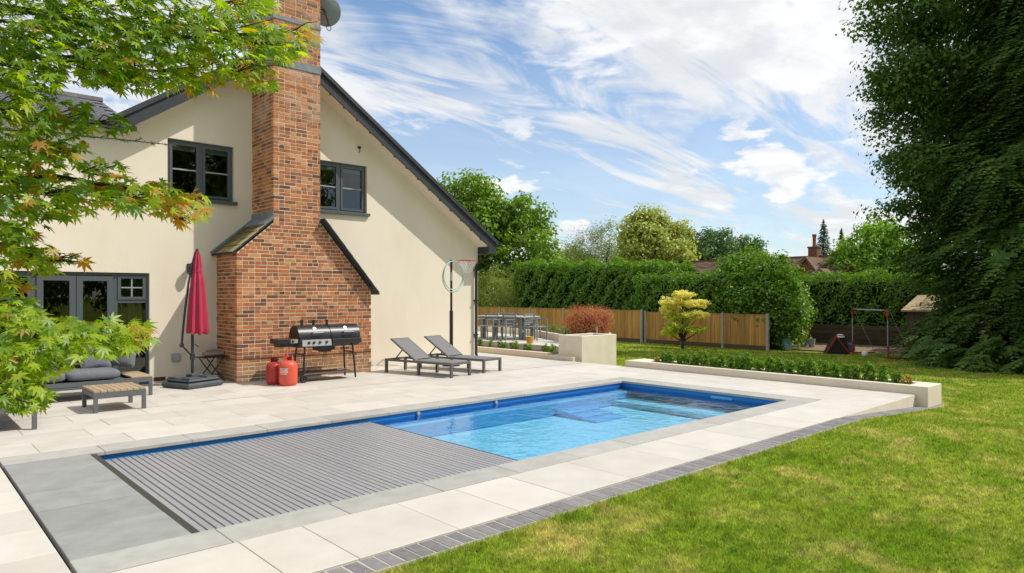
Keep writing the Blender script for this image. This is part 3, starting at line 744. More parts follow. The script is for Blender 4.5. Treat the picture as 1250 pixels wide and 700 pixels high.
# slatted cover
cover = thing('pool_cover', 'grey slatted safety cover floating over half of the pool', 'pool cover', (0, 0, WZ))
CX1 = 4.93; pitch = 0.0625; ns = int((CX1 - (px0 + 0.06)) / pitch)
MB().box(px0 + 0.05, CX1 - 0.01, py0_ + 0.02, py1_ - 0.05, -0.02, 0.006).build('cover_hinge', 'slat_gap', cover)
sm = MB()
w2 = pitch * 0.83
prof = [(-w2 / 2, 0.0), (w2 / 2, 0.0), (w2 / 2, 0.009), (w2 * 0.42, 0.012), (-w2 * 0.42, 0.012), (-w2 / 2, 0.009)]
sm.prism(prof, 'y', py0_ + 0.012, py1_ - 0.045); sme = sm.mesh('slat')
for i in range(ns):
    obj('slat', sme, 'slat_grey', cover, (px0 + 0.075 + i * pitch + pitch / 2, 0, rnd.uniform(0, 0.0015)))

# ================================================================== HOUSE
WY = 13.9; CY = 12.85
house = thing('house', 'cream rendered house with red brick chimney and dark grey bargeboards', 'house', (6.1, WY, 0))
HX, HY0 = 6.1, WY      # house-local origin
def H(name, m, material, parent=house, smooth=False):
    m.v = [(x - HX, y - HY0, z) for x, y, z in m.v]
    return m.build(name, material, parent, smooth)
SL = 0.686; RX, RZ = 6.13, 6.92; OH = 0.45
WT = RZ - 0.28                      # underside of roof line at the wall
def top(x):
    if x < 3.0: return 4.62
    return WT - SL * abs(x - RX) if x > 3.25 else max(4.62, WT - SL * abs(x - RX))
WXL, WXR = -4.5, 11.55
openings = [(6.88, 8.22, 3.51, 4.62), (3.94, 5.18, 3.50, 4.62), (1.30, 3.63, 0.02, 2.05), (-3.2, -1.9, 3.5, 4.5)]
bx = sorted(set([WXL, 3.0, 3.25, RX, WXR] + [o[0] for o in openings] + [o[1] for o in openings]))
wm = MB()
for a, b in zip(bx[:-1], bx[1:]):
    segs = [0.0]; m = (a + b) / 2
    for o in sorted(openings, key=lambda q: q[2]):
        if o[0] <= a + 1e-6 and o[1] >= b - 1e-6: segs += [o[2], o[3]]
    for k in range(0, len(segs), 2):
        lo = segs[k]
        if k + 1 < len(segs): wm.add([(a, WY, lo), (b, WY, lo), (b, WY, segs[k + 1]), (a, WY, segs[k + 1])], [(0, 1, 2, 3)])
        else: wm.add([(a, WY, lo), (b, WY, lo), (b, WY, top(b)), (a, WY, top(a))], [(0, 1, 2, 3)])
for (a, b, c, d) in openings:   # reveals
    Y1 = WY + 0.22
    wm.add([(a, WY, c), (a, Y1, c), (a, Y1, d), (a, WY, d)], [(0, 1, 2, 3)]); wm.add([(b, WY, c), (b, Y1, c), (b, Y1, d), (b, WY, d)], [(3, 2, 1, 0)])
    wm.add([(a, WY, d), (b, WY, d), (b, Y1, d), (a, Y1, d)], [(3, 2, 1, 0)]); wm.add([(a, WY, c), (b, WY, c), (b, Y1, c), (a, Y1, c)], [(0, 1, 2, 3)])
# other walls
wm.add([(WXR, WY, 0), (WXR, 22.5, 0), (WXR, 22.5, top(WXR)), (WXR, WY, top(WXR))], [(0, 1, 2, 3)])
wm.add([(WXL, 22.5, 0), (WXR, 22.5, 0), (WXR, 22.5, top(WXR)), (RX, 22.5, WT), (WXL, 22.5, 4.62)], [(0, 1, 2, 3, 4)])
wm.add([(WXL, WY, 0), (WXL, 22.5, 0), (WXL, 22.5, 4.62), (WXL, WY, 4.62)], [(0, 1, 2, 3)])
wm.v = [(x - HX, y - HY0, z) for x, y, z in wm.v]
me = bpy.data.meshes.new('wall'); me.from_pydata(wm.v, [], wm.f); me.update(); obj('wall', me, 'render_wall', house)
# rooms behind the glass; their dimness is painted as near-black lining
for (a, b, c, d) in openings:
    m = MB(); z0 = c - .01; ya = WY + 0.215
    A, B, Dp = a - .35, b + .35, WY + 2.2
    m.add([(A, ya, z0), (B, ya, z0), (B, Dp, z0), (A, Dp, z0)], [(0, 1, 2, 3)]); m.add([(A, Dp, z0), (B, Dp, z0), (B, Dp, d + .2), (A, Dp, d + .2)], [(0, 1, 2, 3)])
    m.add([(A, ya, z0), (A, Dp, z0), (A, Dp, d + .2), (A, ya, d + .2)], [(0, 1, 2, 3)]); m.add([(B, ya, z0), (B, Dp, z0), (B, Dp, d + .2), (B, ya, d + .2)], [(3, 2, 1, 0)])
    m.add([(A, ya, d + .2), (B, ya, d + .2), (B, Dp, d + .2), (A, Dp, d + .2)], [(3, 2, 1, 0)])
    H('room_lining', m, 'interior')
def frame_rect(m, x0, x1, z0, z1, w, ya, yb):
    m.box(x0, x0 + w, ya, yb, z0, z1); m.box(x1 - w, x1, ya, yb, z0, z1); m.box(x0 + w, x1 - w, ya, yb, z0, z0 + w); m.box(x0 + w, x1 - w, ya, yb, z1 - w, z1)
def casement_window(x0, x1, z0, z1, blind=True):
    F0 = WY + 0.07
    m = MB(); frame_rect(m, x0, x1, z0, z1, 0.05, F0, F0 + 0.08); xm = (x0 + x1) / 2; m.box(xm - .03, xm + .03, F0 + .001, F0 + .079, z0 + .05, z1 - .05)
    w = H('window', m, 'grey_frame')
    for (a, b) in ((x0 + .052, xm - .032), (xm + .032, x1 - .052)):
        m = MB(); frame_rect(m, a, b, z0 + .052, z1 - .052, 0.05, F0 - 0.014, F0 + 0.05); H('casement', m, 'grey_frame', w)
        zm = (z0 + z1) / 2
        H('glazing_bar', MB().box(a + .05, b - .05, F0 - .004, F0 + .04, zm - .013, zm + .013), 'grey_bar', w)
        for (c, d) in ((z0 + .102, zm - .013), (zm + .013, z1 - .102)):
            H('pane', MB().box(a + .05, b - .05, F0 + .015, F0 + .021, c, d), 'window_glass', w)
    H('sill', MB().box(x0 - .05, x1 + .05, WY - 0.07, WY + 0.12, z0 - .055, z0 + .012, 0.006), 'grey_frame', w)
    if blind: H('roller_blind', MB().box(x0 + .06, x1 - .06, F0 + .14, F0 + .15, z1 - .17, z1 - .03), 'blind', w)
casement_window(6.88, 8.22, 3.51, 4.62); casement_window(3.94, 5.18, 3.50, 4.62); casement_window(-3.2, -1.9, 3.5, 4.5, False)
# french doors with side lights
F0 = WY + 0.06
m = MB(); frame_rect(m, 1.30, 3.63, 0.02, 2.05, 0.05, F0, F0 + .09)
for xx in (1.86, 3.08): m.box(xx - .035, xx + .035, F0 + .001, F0 + .089, 0.07, 2.0)
for (a, b) in ((1.35, 1.825), (3.115, 3.58)): m.box(a, b, F0 + .002, F0 + .088, 1.50, 1.56)
fd = H('french_door', m, 'grey_frame')
for (a, b, hx) in ((1.897, 2.465, 2.43), (2.475, 3.043, 2.51)):
    m = MB(); frame_rect(m, a, b, 0.05, 1.99, 0.095, F0 - .02, F0 + .055); H('door_leaf', m, 'grey_frame', fd)
    H('pane', MB().box(a + .095, b - .095, F0 + .01, F0 + .018, 0.145, 1.895), 'window_glass', fd)
    m = MB(); m.box(hx - .012, hx + .012, F0 - .03, F0 - .018, 0.92, 1.12); m.tube([(hx, F0 - .03, 1.04), (hx, F0 - .065, 1.04), (hx + (.10 if hx < 2.47 else -.10) * -1, F0 - .065, 1.04)], .009, 6); H('handle', m, 'steel', fd)
for (a, b) in ((1.352, 1.823), (3.117, 3.578)):
    m = MB(); frame_rect(m, a, b, 1.562, 1.998, 0.05, F0 - .015, F0 + .05); H('top_light', m, 'grey_frame', fd)
    xm, zm = (a + b) / 2, 1.78
    m = MB(); m.box(xm - .011, xm + .011, F0 - .004, F0 + .03, 1.612, 1.948); m.box(a + .05, xm - .011, F0 - .004, F0 + .03, zm - .011, zm + .011); m.box(xm + .011, b - .05, F0 - .004, F0 + .03, zm - .011, zm + .011)
    H('glazing_bar', m, 'grey_bar', fd)
    for (c, d) in ((a + .05, xm - .011), (xm + .011, b - .05)):
        for (e, f) in ((1.612, zm - .011), (zm + .011, 1.948)): H('pane', MB().box(c, d, F0 + .012, F0 + .018, e, f), 'window_glass', fd)
    H('pane', MB().box(a, b, F0 + .02, F0 + .028, 0.07, 1.50), 'window_glass', fd)
H('door_sill', MB().box(1.28, 3.65, WY - .05, F0 + .1, -.002, 0.03, .006), 'grey_frame', fd)
# gathered curtain inside the right-hand side light
nn = 46; vs = []; fs = []
for i in range(nn):
    x = 3.19 + 0.40 * i / (nn - 1); y = WY + 0.34 + 0.035 * math.sin(i * 1.05) + 0.01 * math.sin(i * 2.7)
    vs += [(x, y, 0.05), (x, y, 2.02)]
for i in range(nn - 1): fs.append((2 * i, 2 * i + 2, 2 * i + 3, 2 * i + 1))
H('curtain', MB().add(vs, fs), 'curtain', house, True)
# roofs
def roof_slab(m, A, B, C, D, t):
    """A,B eave; C,D ridge (quad), thickness t downwards along the normal"""
    A, B, C, D = map(Vector, (A, B, C, D)); n_ = (B - A).cross(D - A).normalized()
    if n_.z < 0: n_ = -n_
    q = [A, B, C, D]; m.add([*q, *[p - n_ * t for p in q]], [(0, 1, 2, 3), (7, 6, 5, 4), (0, 1, 5, 4), (1, 2, 6, 5), (2, 3, 7, 6), (3, 0, 4, 7)])
EXR = 11.80; EZR = RZ - SL * (EXR - RX); YF = WY - OH; YB = 22.9
m = MB(); roof_slab(m, (EXR, YF + .03, EZR), (EXR, YB, EZR), (RX, YB, RZ), (RX, YF + .03, RZ), 0.08)
EXL = 2.9; EZL = RZ - SL * (RX - EXL)
roof_slab(m, (EXL, YF + .03, EZL), (EXL, YB, EZL), (RX - .002, YB, RZ), (RX - .002, YF + .03, RZ), 0.08)
WRY, WRZ = 16.3, 5.68
roof_slab(m, (-4.9, WY - .3, 4.66), (3.35, WY - .3, 4.66), (3.35, WRY, WRZ), (-4.9, WRY, WRZ), 0.08)
roof_slab(m, (-4.9, 22.9, 3.9), (3.35, 22.9, 3.9), (3.35, WRY + .004, WRZ), (-4.9, WRY + .004, WRZ), 0.08)
roof = H('roof', m, 'slate')
# slates on the wing slope and the front margin of the main roof
slate = MB(); slate.box(-.17, .17, -.14, .16, 0, 0.012); slm = slate.mesh('slate')
sl_ang = math.atan2(WRZ - 4.66, WRY - (WY - .3)); ln = math.hypot(WRZ - 4.66, WRY - (WY - .3))
k = 0
for j in range(int(ln / 0.22)):
    for i in range(14):
        xx = -1.2 + i * 0.345 + (0.17 if j % 2 else 0); u = (j + .6) * 0.22
        if xx > 3.2: continue
        o = obj('slate', slm, 'slate', roof, (xx - HX, WY - .3 + u * math.cos(sl_ang) - HY0, 4.66 + u * math.sin(sl_ang) + .006)); o.rotation_euler = (sl_ang - .03, 0, 0)
rt_m = MB(); rt_m.prism([(-.13, -.05), (-.09, .035), (0, .06), (.09, .035), (.13, -.05)], 'x', -.215, .215); rtm = rt_m.mesh('ridge_tile')
for i in range(19): obj('ridge_tile', rtm, 'ridge_tile', roof, (-4.7 + i * .435 - HX, WRY - HY0, WRZ + .03))
rt_m = MB(); rt_m.prism([(-.13, -.07), (-.09, .035), (0, .06), (.09, .035), (.13, -.07)], 'y', -.215, .215); rtm = rt_m.mesh('ridge_tile')
for i in range(21): obj('ridge_tile', rtm, 'ridge_tile', roof, (RX - HX, YF + .22 + i * .435 - HY0, RZ + .03))
# bargeboards, soffit, brackets, verge tiles
def slope_box(m, xa, xb, off, h, ya, yb, side):
    """board along a roof slope between x=xa..xb, top edge 'off' below the roof line, height h"""
    f = lambda x: RZ - SL * abs(x - RX)
    pts = [(xa, f(xa) - off), (xb, f(xb) - off), (xb, f(xb) - off - h), (xa, f(xa) - off - h)]
    m.prism(pts, 'y', ya, yb)
for (xa, xb) in ((RX + .01, EXR), (RX - .01, EXL + .15)):
    m = MB(); slope_box(m, xa, xb, 0.03, 0.27, YF, YF + .03, 1); H('bargeboard', m, 'anthracite')
    m = MB(); slope_box(m, xa, xb + (.05 if xb > RX else -.05), -0.045, 0.10, YF - .045, YF - .001, 1); H('verge_trim', m, 'anthracite')
    m = MB(); slope_box(m, xa, xb, 0.27, 0.02, YF + .031, WY - .001, 1); H('soffit', m, 'render_wall')
for i in range(15):
    xx = RX + 0.95 + i * 0.325
    if xx < 11.5:
        zb = RZ - SL * (xx - RX) - 0.30
        H('verge_bracket', MB().box(xx - .022, xx + .022, YF + .004, YF + .04, zb - .025, zb + .03, .006), 'anthracite')
# eave box, gutter and downpipe at the right-hand corner
m = MB(); m.prism([(11.56, 2.72), (11.80, EZR - .30), (11.80, EZR - .04), (11.56, EZR + .10)], 'y', YF + .001, YB); H('eave_box', m, 'anthracite')
gp = [(0.055 * math.cos(t), 0.055 * math.sin(t)) for t in np.linspace(math.pi, 2 * math.pi, 9)]
gp = gp + [(x * .86, z * .86) for x, z in gp[::-1]]
m = MB(); m.prism([(11.87 + a, EZR - .03 + b) for a, b in gp], 'y', YF - .03, YB); H('gutter', m, 'black_plastic', smooth=False)
m = MB(); m.tube([(11.87, WY - .22, EZR - .08), (11.87, WY - .22, EZR - .22), (11.80, WY - .18, EZR - .36), (11.55, WY - .10, 2.52), (11.46, WY - .07, 2.42), (11.44, WY - .07, 2.25), (11.44, WY - .07, 0.10), (11.44, WY - .11, 0.03)], 0.036, 10)
dpp = H('downpipe', m, 'black_plastic', smooth=True)
for z in (0.6, 1.5, 2.3): H('pipe_clip', MB().box(11.39, 11.49, WY - .115, WY - .001, z - .015, z + .015), 'black_plastic', dpp)
# small fixings on the wall
m = MB(); m.box(4.00, 4.15, WY - .07, WY - .001, 0.38, 0.53, .015); m.box(4.015, 4.135, WY - .085, WY - .069, .40, .51, .006); H('vent_cover', m, 'vent_grey')
m = MB(); m.box(3.70, 3.90, WY - .012, WY - .001, 0.035, 0.105); 
for i in range(6): m.box(3.715 + i * .03, 3.73 + i * .03, WY - .016, WY - .011, .05, .09)
H('air_brick', m, 'air_brick')
m = MB(); m.tube([(8.02, WY - .01, 5.02), (8.03, WY - .02, 4.95), (8.0, WY - .015, 4.9)], .008, 5); m.box(7.98, 8.05, WY - .03, WY - .001, 5.0, 5.05); H('wall_hook', m, 'dark_metal')

# chimney: mortar core with individual bricks
SX0, SX1 = 5.545, 6.525; BX0, BX1 = 4.84, 7.70; ZL, ZR_ = 2.44, 1.74; ZSL, ZSR = 3.05, 3.12; ZT = 8.6
core = MB(); q = 0.005
core.prism([(BX0 + q, 0), (BX1 - q, 0), (BX1 - q, ZR_), (SX1 - q, ZSR), (SX1 - q, ZT), (SX0 + q, ZT), (SX0 + q, ZSL), (BX0 + q, ZL)], 'y', CY + q, WY + .0)
core.box(SX0 + q, SX1 - q, WY - .01, WY + .5, 4.6, ZT - .01)
chim = H('chimney', core, 'mortar')
bricks = []   # (cx,cy,cz,lx,ly,lz)
course = 0.0715; jt = 0.0155
def xlim(z):
    if z < ZR_: r_ = BX1
    elif z < ZSR: r_ = BX1 + (SX1 - BX1) * (z - ZR_) / (ZSR - ZR_)
    else: r_ = SX1
    if z < ZL: l_ = BX0
    elif z < ZSL: l_ = BX0 + (SX0 - BX0) * (z - ZL) / (ZSL - ZL)
    else: l_ = SX0
    return l_, r_
j = 0; z = 0.004
while z + course < ZT:
    zc_ = z + course / 2
    for face in ('front', 'left', 'right'):
        l_, r_ = xlim(min(zc_ + course * .3, ZT))
        if face == 'front':
            a, b = l_, r_
        else:
            a, b = CY + 0.1125, WY - 0.003
            if zc_ > 4.7: b = WY + 0.45
        u = a; first = True; hs = 0
        flem = (j % 4 == 3)
        while u < b - 0.03:
            L_ = 0.1025 if (flem or (first and j % 2 == 0 and face == 'front')) else 0.215
            if not flem and not first and rnd.random() < 0.28: L_ = 0.1025
            if first and face != 'front' and j % 2 == 1 and not flem: L_ = 0.1025
            e = min(u + L_, b); first = False
            if e - u > 0.025:
                pr = rnd.uniform(-0.0025, 0.002)
                if face == 'front': bricks.append(((u + e) / 2, CY + 0.05 - pr, zc_, e - u, 0.1, course - jt))
                elif face == 'left': bricks.append((l_ + 0.05 - pr, (u + e) / 2, zc_, 0.1, e - u, course - jt))
                else: bricks.append((r_ - 0.05 + pr, (u + e) / 2, zc_, 0.1, e - u, course - jt))
            u = e + jt
    z += course; j += 1
def bk(b):
    dx, dy, dz = b[0], b[1], b[2] - EYE; vis = b[4] == 0.1 or b[0] < RX   # front and left bricks are in sight
    size = max(b[3] if b[4] == 0.1 else b[4] * 0.5, 0)
    return -(size / math.sqrt(dx * dx + dy * dy + dz * dz)) if vis else 1.0
order = sorted(bricks, key=bk); bcache = {}
for b in order[:300]:
    key = (round(b[3], 3), round(b[4], 3))
    if key not in bcache: bcache[key] = MB().box(-b[3] / 2, b[3] / 2, -b[4] / 2, b[4] / 2, -b[5] / 2, b[5] / 2, .004).mesh('brick')
    obj('brick', bcache[key], 'brick', chim, (b[0] - HX, b[1] - HY0, b[2]))
m = MB()
for b in order[300:]: m.box(b[0] - b[3] / 2, b[0] + b[3] / 2, b[1] - b[4] / 2, b[1] + b[4] / 2, b[2] - b[5] / 2, b[2] + b[5] / 2)
tag(H('brickwork', m, 'brick_island', chim), kind='stuff')
m = MB(); zd = 6 * course - .004
m.box(BX0 - .003, BX1 + .003, CY - .004, CY + .02, zd, zd + .013); m.box(BX0 - .003, BX0 + .02, CY + .02, WY - .002, zd, zd + .013); m.box(BX1 - .02, BX1 + .003, CY + .02, WY - .002, zd, zd + .013); H('damp_course', m, 'dark_gap', chim)
# shoulders: mossy tiles on the left, slim capping on the right, lead aprons and bands
def slant(m, P, Q, ya, yb, t):
    """slab from P to Q (x,z) across y, thickness t above the line"""
    d = Vector((Q[0] - P[0], Q[1] - P[1])).normalized(); nn_ = Vector((-d.y, d.x))
    if nn_.y < 0: nn_ = -nn_
    m.prism([P, Q, (Q[0] + nn_.x * t, Q[1] + nn_.y * t), (P[0] + nn_.x * t, P[1] + nn_.y * t)], 'y', ya, yb)
PL, QL = (BX0 - .09, ZL - .03), (SX0, ZSL + .05)
m = MB(); slant(m, PL, QL, CY - .04, WY - .002, .025); H('shoulder_deck', m, 'anthracite', chim)
nrow = 5
for i in range(nrow):
    f0, f1 = i / nrow, (i + 1.12) / nrow
    lerp = lambda f: (PL[0] + (QL[0] - PL[0]) * f - .016, PL[1] + (QL[1] - PL[1]) * f + .022 + .004 * (i % 2))
    yy = CY - .065; kk = 0
    while yy < WY - .12:
        ye = yy + (0.17 if kk == 0 else 0.27); m = MB()
        p_, q_ = lerp(f0), lerp(min(f1, 1.0)); slant(m, (p_[0], p_[1] + .012), q_, yy + .004, min(ye, WY - .05), .014)
        H('shoulder_tile', m, 'lichen_tile' if kk == 0 else 'moss_tile', chim); yy = ye; kk += 1
m = MB(); slant(m, (PL[0] - .012, PL[1] + .04), (QL[0], QL[1] + .035), WY - .10, WY - .003, .05); slant(m, (SX0 - .20, ZSL - .06), (SX0 - .002, ZSL + .10), CY - .07, WY - .10, .028)
m.box(SX0 - .012, SX0 + .003, CY - .006, WY - .003, ZSL + .05, ZSL + .24); H('lead_flashing', m, 'lead', chim)
PR, QR = (BX1 + .10, ZR_ - .09), (SX1, ZSR + .03)
m = MB(); slant(m, PR, QR, CY - .16, WY - .002, .03); H('shoulder_deck', m, 'anthracite', chim)
for i in range(8):
    f0, f1 = i / 8, (i + 1.1) / 8
    lr = lambda f: (PR[0] + (QR[0] - PR[0]) * min(f, 1), PR[1] + (QR[1] - PR[1]) * min(f, 1) + .035)
    m = MB(); p_, q_ = lr(f0), lr(f1); slant(m, (p_[0], p_[1] + .01), q_, CY - .175, WY - .05, .014); H('shoulder_tile', m, 'slate', chim)
for (za, zb) in ((6.12, 6.26), (7.02, 7.09)):
    m = MB(); m.box(SX0 - .012, SX1 + .012, CY - .014, CY + .003, za, zb); m.box(SX0 - .012, SX0 + .003, CY + .003, WY + .4, za, zb); m.box(SX1 - .003, SX1 + .012, CY + .003, WY + .4, za, zb); H('lead_band', m, 'lead', chim)
m = MB(); m.box(SX0 - .06, SX1 + .06, CY - .06, WY + .56, ZT - .02, ZT + .08); H('chimney_cap', m, 'concrete_post', chim)

# satellite dish on the stack
dish = thing('satellite_dish', 'grey satellite dish bracketed to the brick chimney stack', 'satellite dish', (SX1, CY + 0.25, 7.55))
dm = MB(); prof = [(0.001, 0.0)] + [(r_ * 0.31, 0.075 * r_ * r_) for r_ in (0.2, 0.4, 0.6, 0.8, 1.0)] + [(0.305, 0.082), (0.24, 0.052), (0.12, 0.018), (0.001, 0.006)]
dm.lathe(prof, n=32); d_o = dm.build('reflector', 'dish_grey', dish, smooth=True); d_o.location = (0.36, 0.22, 0.10)
d_o.rotation_euler = Vector((0.45, 0.75, 0.42)).to_track_quat('Z', 'Y').to_euler()
m = MB(); m.tube([(-.01, 0, -.03), (0.14, 0.0, -.03), (0.14, 0.0, 0.05), (0.33, 0.2, 0.09)], .022, 8); m.box(-.004, .02, -.06, .06, -.11, .05); m.build('bracket', 'black_plastic', dish)
m = MB(); m.tube([(0.30, 0.16, 0.06), (0.36, 0.14, -.10), (0.37, 0.12, -.20)], .016, 7); m.torus((0.375, 0.115, -.27), .055, .009, 'y', 18, 6); m.build('cable_loop', 'black_plastic', dish, smooth=True)
# wall lantern
lan = thing('wall_lantern', 'black glazed lantern mounted on the cream wall by the parasol', 'lantern', (4.33, WY, 2.16))
m = MB(); m.box(-.045, .045, -.02, 0, -.09, .09, .008); m.tube([(0, -.02, .03), (0, -.07, .07), (0, -.13, .06), (0, -.13, .03)], .011, 7); m.build('bracket', 'lamp_black', lan, smooth=True)
m = MB(); m.lathe([(.01, .10), (.03, .085), (.085, .03), (.088, .02), (.01, .02)], (0, -.13, 0), 6); m.lathe([(.001, -.155), (.035, -.15), (.05, -.135), (.05, -.125), (.001, -.125)], (0, -.13, 0), 6)
for k in range(6):
    t = k * math.pi / 3; m.tube([(.078 * math.cos(t), -.13 + .078 * math.sin(t), .02), (.047 * math.cos(t), -.13 + .047 * math.sin(t), -.13)], .005, 4)
m.build('cage', 'lamp_black', lan)
MB().lathe([(.044, -.124), (.074, .018)], (0, -.13, 0), 6).build('glass', 'lamp_glass', lan)

# ================================================================== FURNITURE ON THE PATIO
def cushion(w, d, h, r=0.05, puff=0.03, n=10):
    """soft box: superellipsoid-like cushion centred in x,y with its base at z=0"""
    m = MB(); V = []; nu, nv = 28, 14
    for j in range(nv + 1):
        b = -math.pi / 2 + math.pi * j / nv
        for i in range(nu):
            a = 2 * math.pi * i / nu
            f = lambda t, e: math.copysign(abs(t) ** e, t)
            cx, sx = f(math.cos(a), 0.28), f(math.sin(a), 0.28); cb, sb = f(math.cos(b), 0.45), f(math.sin(b), 0.6)
            V.append((cx * cb * w / 2, sx * cb * d / 2, h / 2 + sb * h / 2))
    F = [(j * nu + i, j * nu + (i + 1) % nu, (j + 1) * nu + (i + 1) % nu, (j + 1) * nu + i) for j in range(nv) for i in range(nu)]
    return m.add(V, F)
def pillow(w, h, t):
    """square scatter pillow in the x,z plane, pinched corners, base at z=0"""
    m = MB(); n = 14; V = []; F = []
    for s_ in (-1, 1):
        o = len(V)
        for j in range(n + 1):
            for i in range(n + 1):
                u, v = 2 * i / n - 1, 2 * j / n - 1
                th = t * 0.5 * ((1 - u * u) * (1 - v * v)) ** 0.42
                k = 1 - 0.07 * (abs(u) * (1 - abs(v)) + abs(v) * (1 - abs(u)))
                V.append((u * k * w / 2, s_ * th, h / 2 + v * k * h / 2))
        for j in range(n):
            for i in range(n): F.append((o + j * (n + 1) + i, o + j * (n + 1) + i + 1, o + (j + 1) * (n + 1) + i + 1, o + (j + 1) * (n + 1) + i))
    return m.add(V, F)
def table_like(root, w, d, h, leg=0.05, slat_dir='x', ns=7, z_under=0.07):
    """low table: metal frame, four legs and wooden slats; local origin at the centre of its footprint"""
    for sx in (-1, 1):
        for sy in (-1, 1):
            MB().box(sx * (w / 2 - leg / 2) - leg / 2, sx * (w / 2 - leg / 2) + leg / 2, sy * (d / 2 - leg / 2) - leg / 2, sy * (d / 2 - leg / 2) + leg / 2, 0, h - .03).build('leg', 'sofa_metal', root)
    m = MB(); a, b = w / 2 - .002, d / 2 - .002
    for sy in (-1, 1): m.box(-a + leg, a - leg, sy * b - (leg * .8 if sy > 0 else 0), sy * b + (leg * .8 if sy < 0 else 0), h - .03 - z_under, h - .031)
    for sx in (-1, 1): m.box(sx * a - (leg * .8 if sx > 0 else 0), sx * a + (leg * .8 if sx < 0 else 0), -b + leg, b - leg, h - .03 - z_under, h - .031)
    m.build('frame', 'sofa_metal', root)
    L_ = d if slat_dir == 'x' else w
    st = L_ / ns
    for i in range(ns):
        c = -L_ / 2 + st * (i + .5)
        if slat_dir == 'x': MB().box(-w / 2, w / 2, c - st / 2 + .004, c + st / 2 - .004, h - .03, h, .003).build('slat', 'wood_slat', root)
        else: MB().box(c - st / 2 + .004, c + st / 2 - .004, -d / 2, d / 2, h - .03, h, .003).build('slat', 'wood_slat', root)
ct = thing('coffee_table', 'low slatted wood coffee table with grey metal legs before the sofa', 'coffee table', (2.47, 11.28, 0))
table_like(ct, 0.66, 0.78, 0.31, slat_dir='y', ns=8)
# sofa along the house wall, with a wood-slatted end
def bench(root, x0, x1, y0, y1, h=0.30):
    for (x, y) in ((x0, y0), (x1 - .05, y0), (x0, y1 - .05), (x1 - .05, y1 - .05)): MB().box(x, x + .05, y, y + .05, 0, h - .07).build('leg', 'sofa_metal', root)
    m = MB(); m.box(x0, x1, y0, y0 + .045, h - .07, h); m.box(x0, x1, y1 - .045, y1, h - .07, h); m.box(x0, x0 + .045, y0 + .045, y1 - .045, h - .07, h); m.box(x1 - .045, x1, y0 + .045, y1 - .045, h - .07, h)
    m.box(x0 + .05, x1 - .05, y0 + .05, y1 - .05, h - .05, h - .03); m.build('frame', 'sofa_metal', root)
sofa = thing('sofa', 'grey cushioned outdoor sofa with slatted wooden end by the french doors', 'sofa', (2.3, 12.7, 0))
bench(sofa, -1.05, 0.95, -0.43, 0.43)
for i in range(8): MB().box(.60 + .04, .945, -.425 + i * .107, -.425 + i * .107 + .099, .301, .325, .003).build('slat', 'wood_slat', sofa)
for cx in (-.62, .13):
    c_ = cushion(0.76, .82, .17).build('seat_cushion', 'cushion', sofa, smooth=True); c_.location = (cx, -.02, .295)
m = MB(); m.box(-1.05, .55, .385, .43, .30, .66); m.build('back_panel', 'sofa_metal', sofa)
for cx in (-.62, .13):
    c_ = pillow(.74, .42, .24).build('back_cushion', 'cushion', sofa, smooth=True); c_.location = (cx, .27, .44); c_.rotation_euler = (R(-14), 0, 0)
def scatter(loc, rot, w, material, label):
    p_ = pillow(w, w, .19).build('scatter_cushion', material, None, smooth=True); p_.location = loc; p_.rotation_euler = rot
    tag(p_, label, 'cushion')
scatter((2.55, 12.74, .44), (R(-24), R(-4), R(6)), .44, 'cushion', 'plump dark grey scatter cushion propped on the sofa near its wooden end')
scatter((2.92, 12.90, .44), (R(-18), R(8), R(-22)), .42, 'cushion', 'dark grey scatter cushion tilted at the outer sofa corner')
scatter((1.62, 12.62, .44), (R(-38), R(6), R(12)), .40, 'pale_cushion', 'pale lilac scatter cushion lying back on the sofa')
scatter((1.33, 12.50, .44), (R(-30), R(-12), R(34)), .42, 'planter_render', 'cream scatter cushion on the sofa behind the maple leaves')
chaise = thing('daybed', 'low grey daybed with wooden slatted end beside the pool lid', 'daybed', (0.98, 10.95, 0))
bench(chaise, -.40, .40, -.85, .95)
for i in range(8): MB().box(-.395 + i * .1, -.395 + i * .1 + .092, -.845, -.42, .301, .325, .003).build('slat', 'wood_slat', chaise)
c_ = cushion(.78, 1.34, .17).build('seat_cushion', 'cushion', chaise, smooth=True); c_.location = (0, .27, .295)
scatter((0.78, 11.35, .45), (R(-25), 0, R(70)), .44, 'cushion', 'grey scatter cushion on the daybed under the maple')

# cantilever parasol, folded
par = thing('parasol', 'closed crimson cantilever parasol on a dark weighted base by the wall', 'parasol', (4.14, 13.12, 0))
bm_ = MB()
for (za, zb, w_, b_) in ((0.0, .10, .36, .03), (.101, .165, .315, .03)): bm_.box(-w_, w_, -w_, w_, za, zb, b_)
for sx in (-1, 1):
    for sy in (-1, 1): bm_.box(sx * .18 - .11, sx * .18 + .11, sy * .18 - .11, sy * .18 + .11, .166, .186, .009)
bm_.box(-.07, .07, -.07, .07, .16, .23, .01)
b_o = bm_.build('weighted_base', 'base_plastic', par); b_o.rotation_euler = (0, 0, R(20)); b_o.location = (-.05, -.18, 0)
m = MB(); m.tube([(0, 0, .15), (0, 0, 2.2)], .024, 10); m.build('pole', 'dark_metal', par, smooth=True)
m = MB(); m.tube([(-.19, -.02, .70), (-.175, -.02, .95), (-.135, -.02, 1.35), (-.075, -.02, 1.85), (-.01, -.02, 2.2), (.04, -.02, 2.40), (.07, -.02, 2.46), (.09, -.02, 2.43)], .02, 8); m.build('arm', 'dark_metal', par, smooth=True)
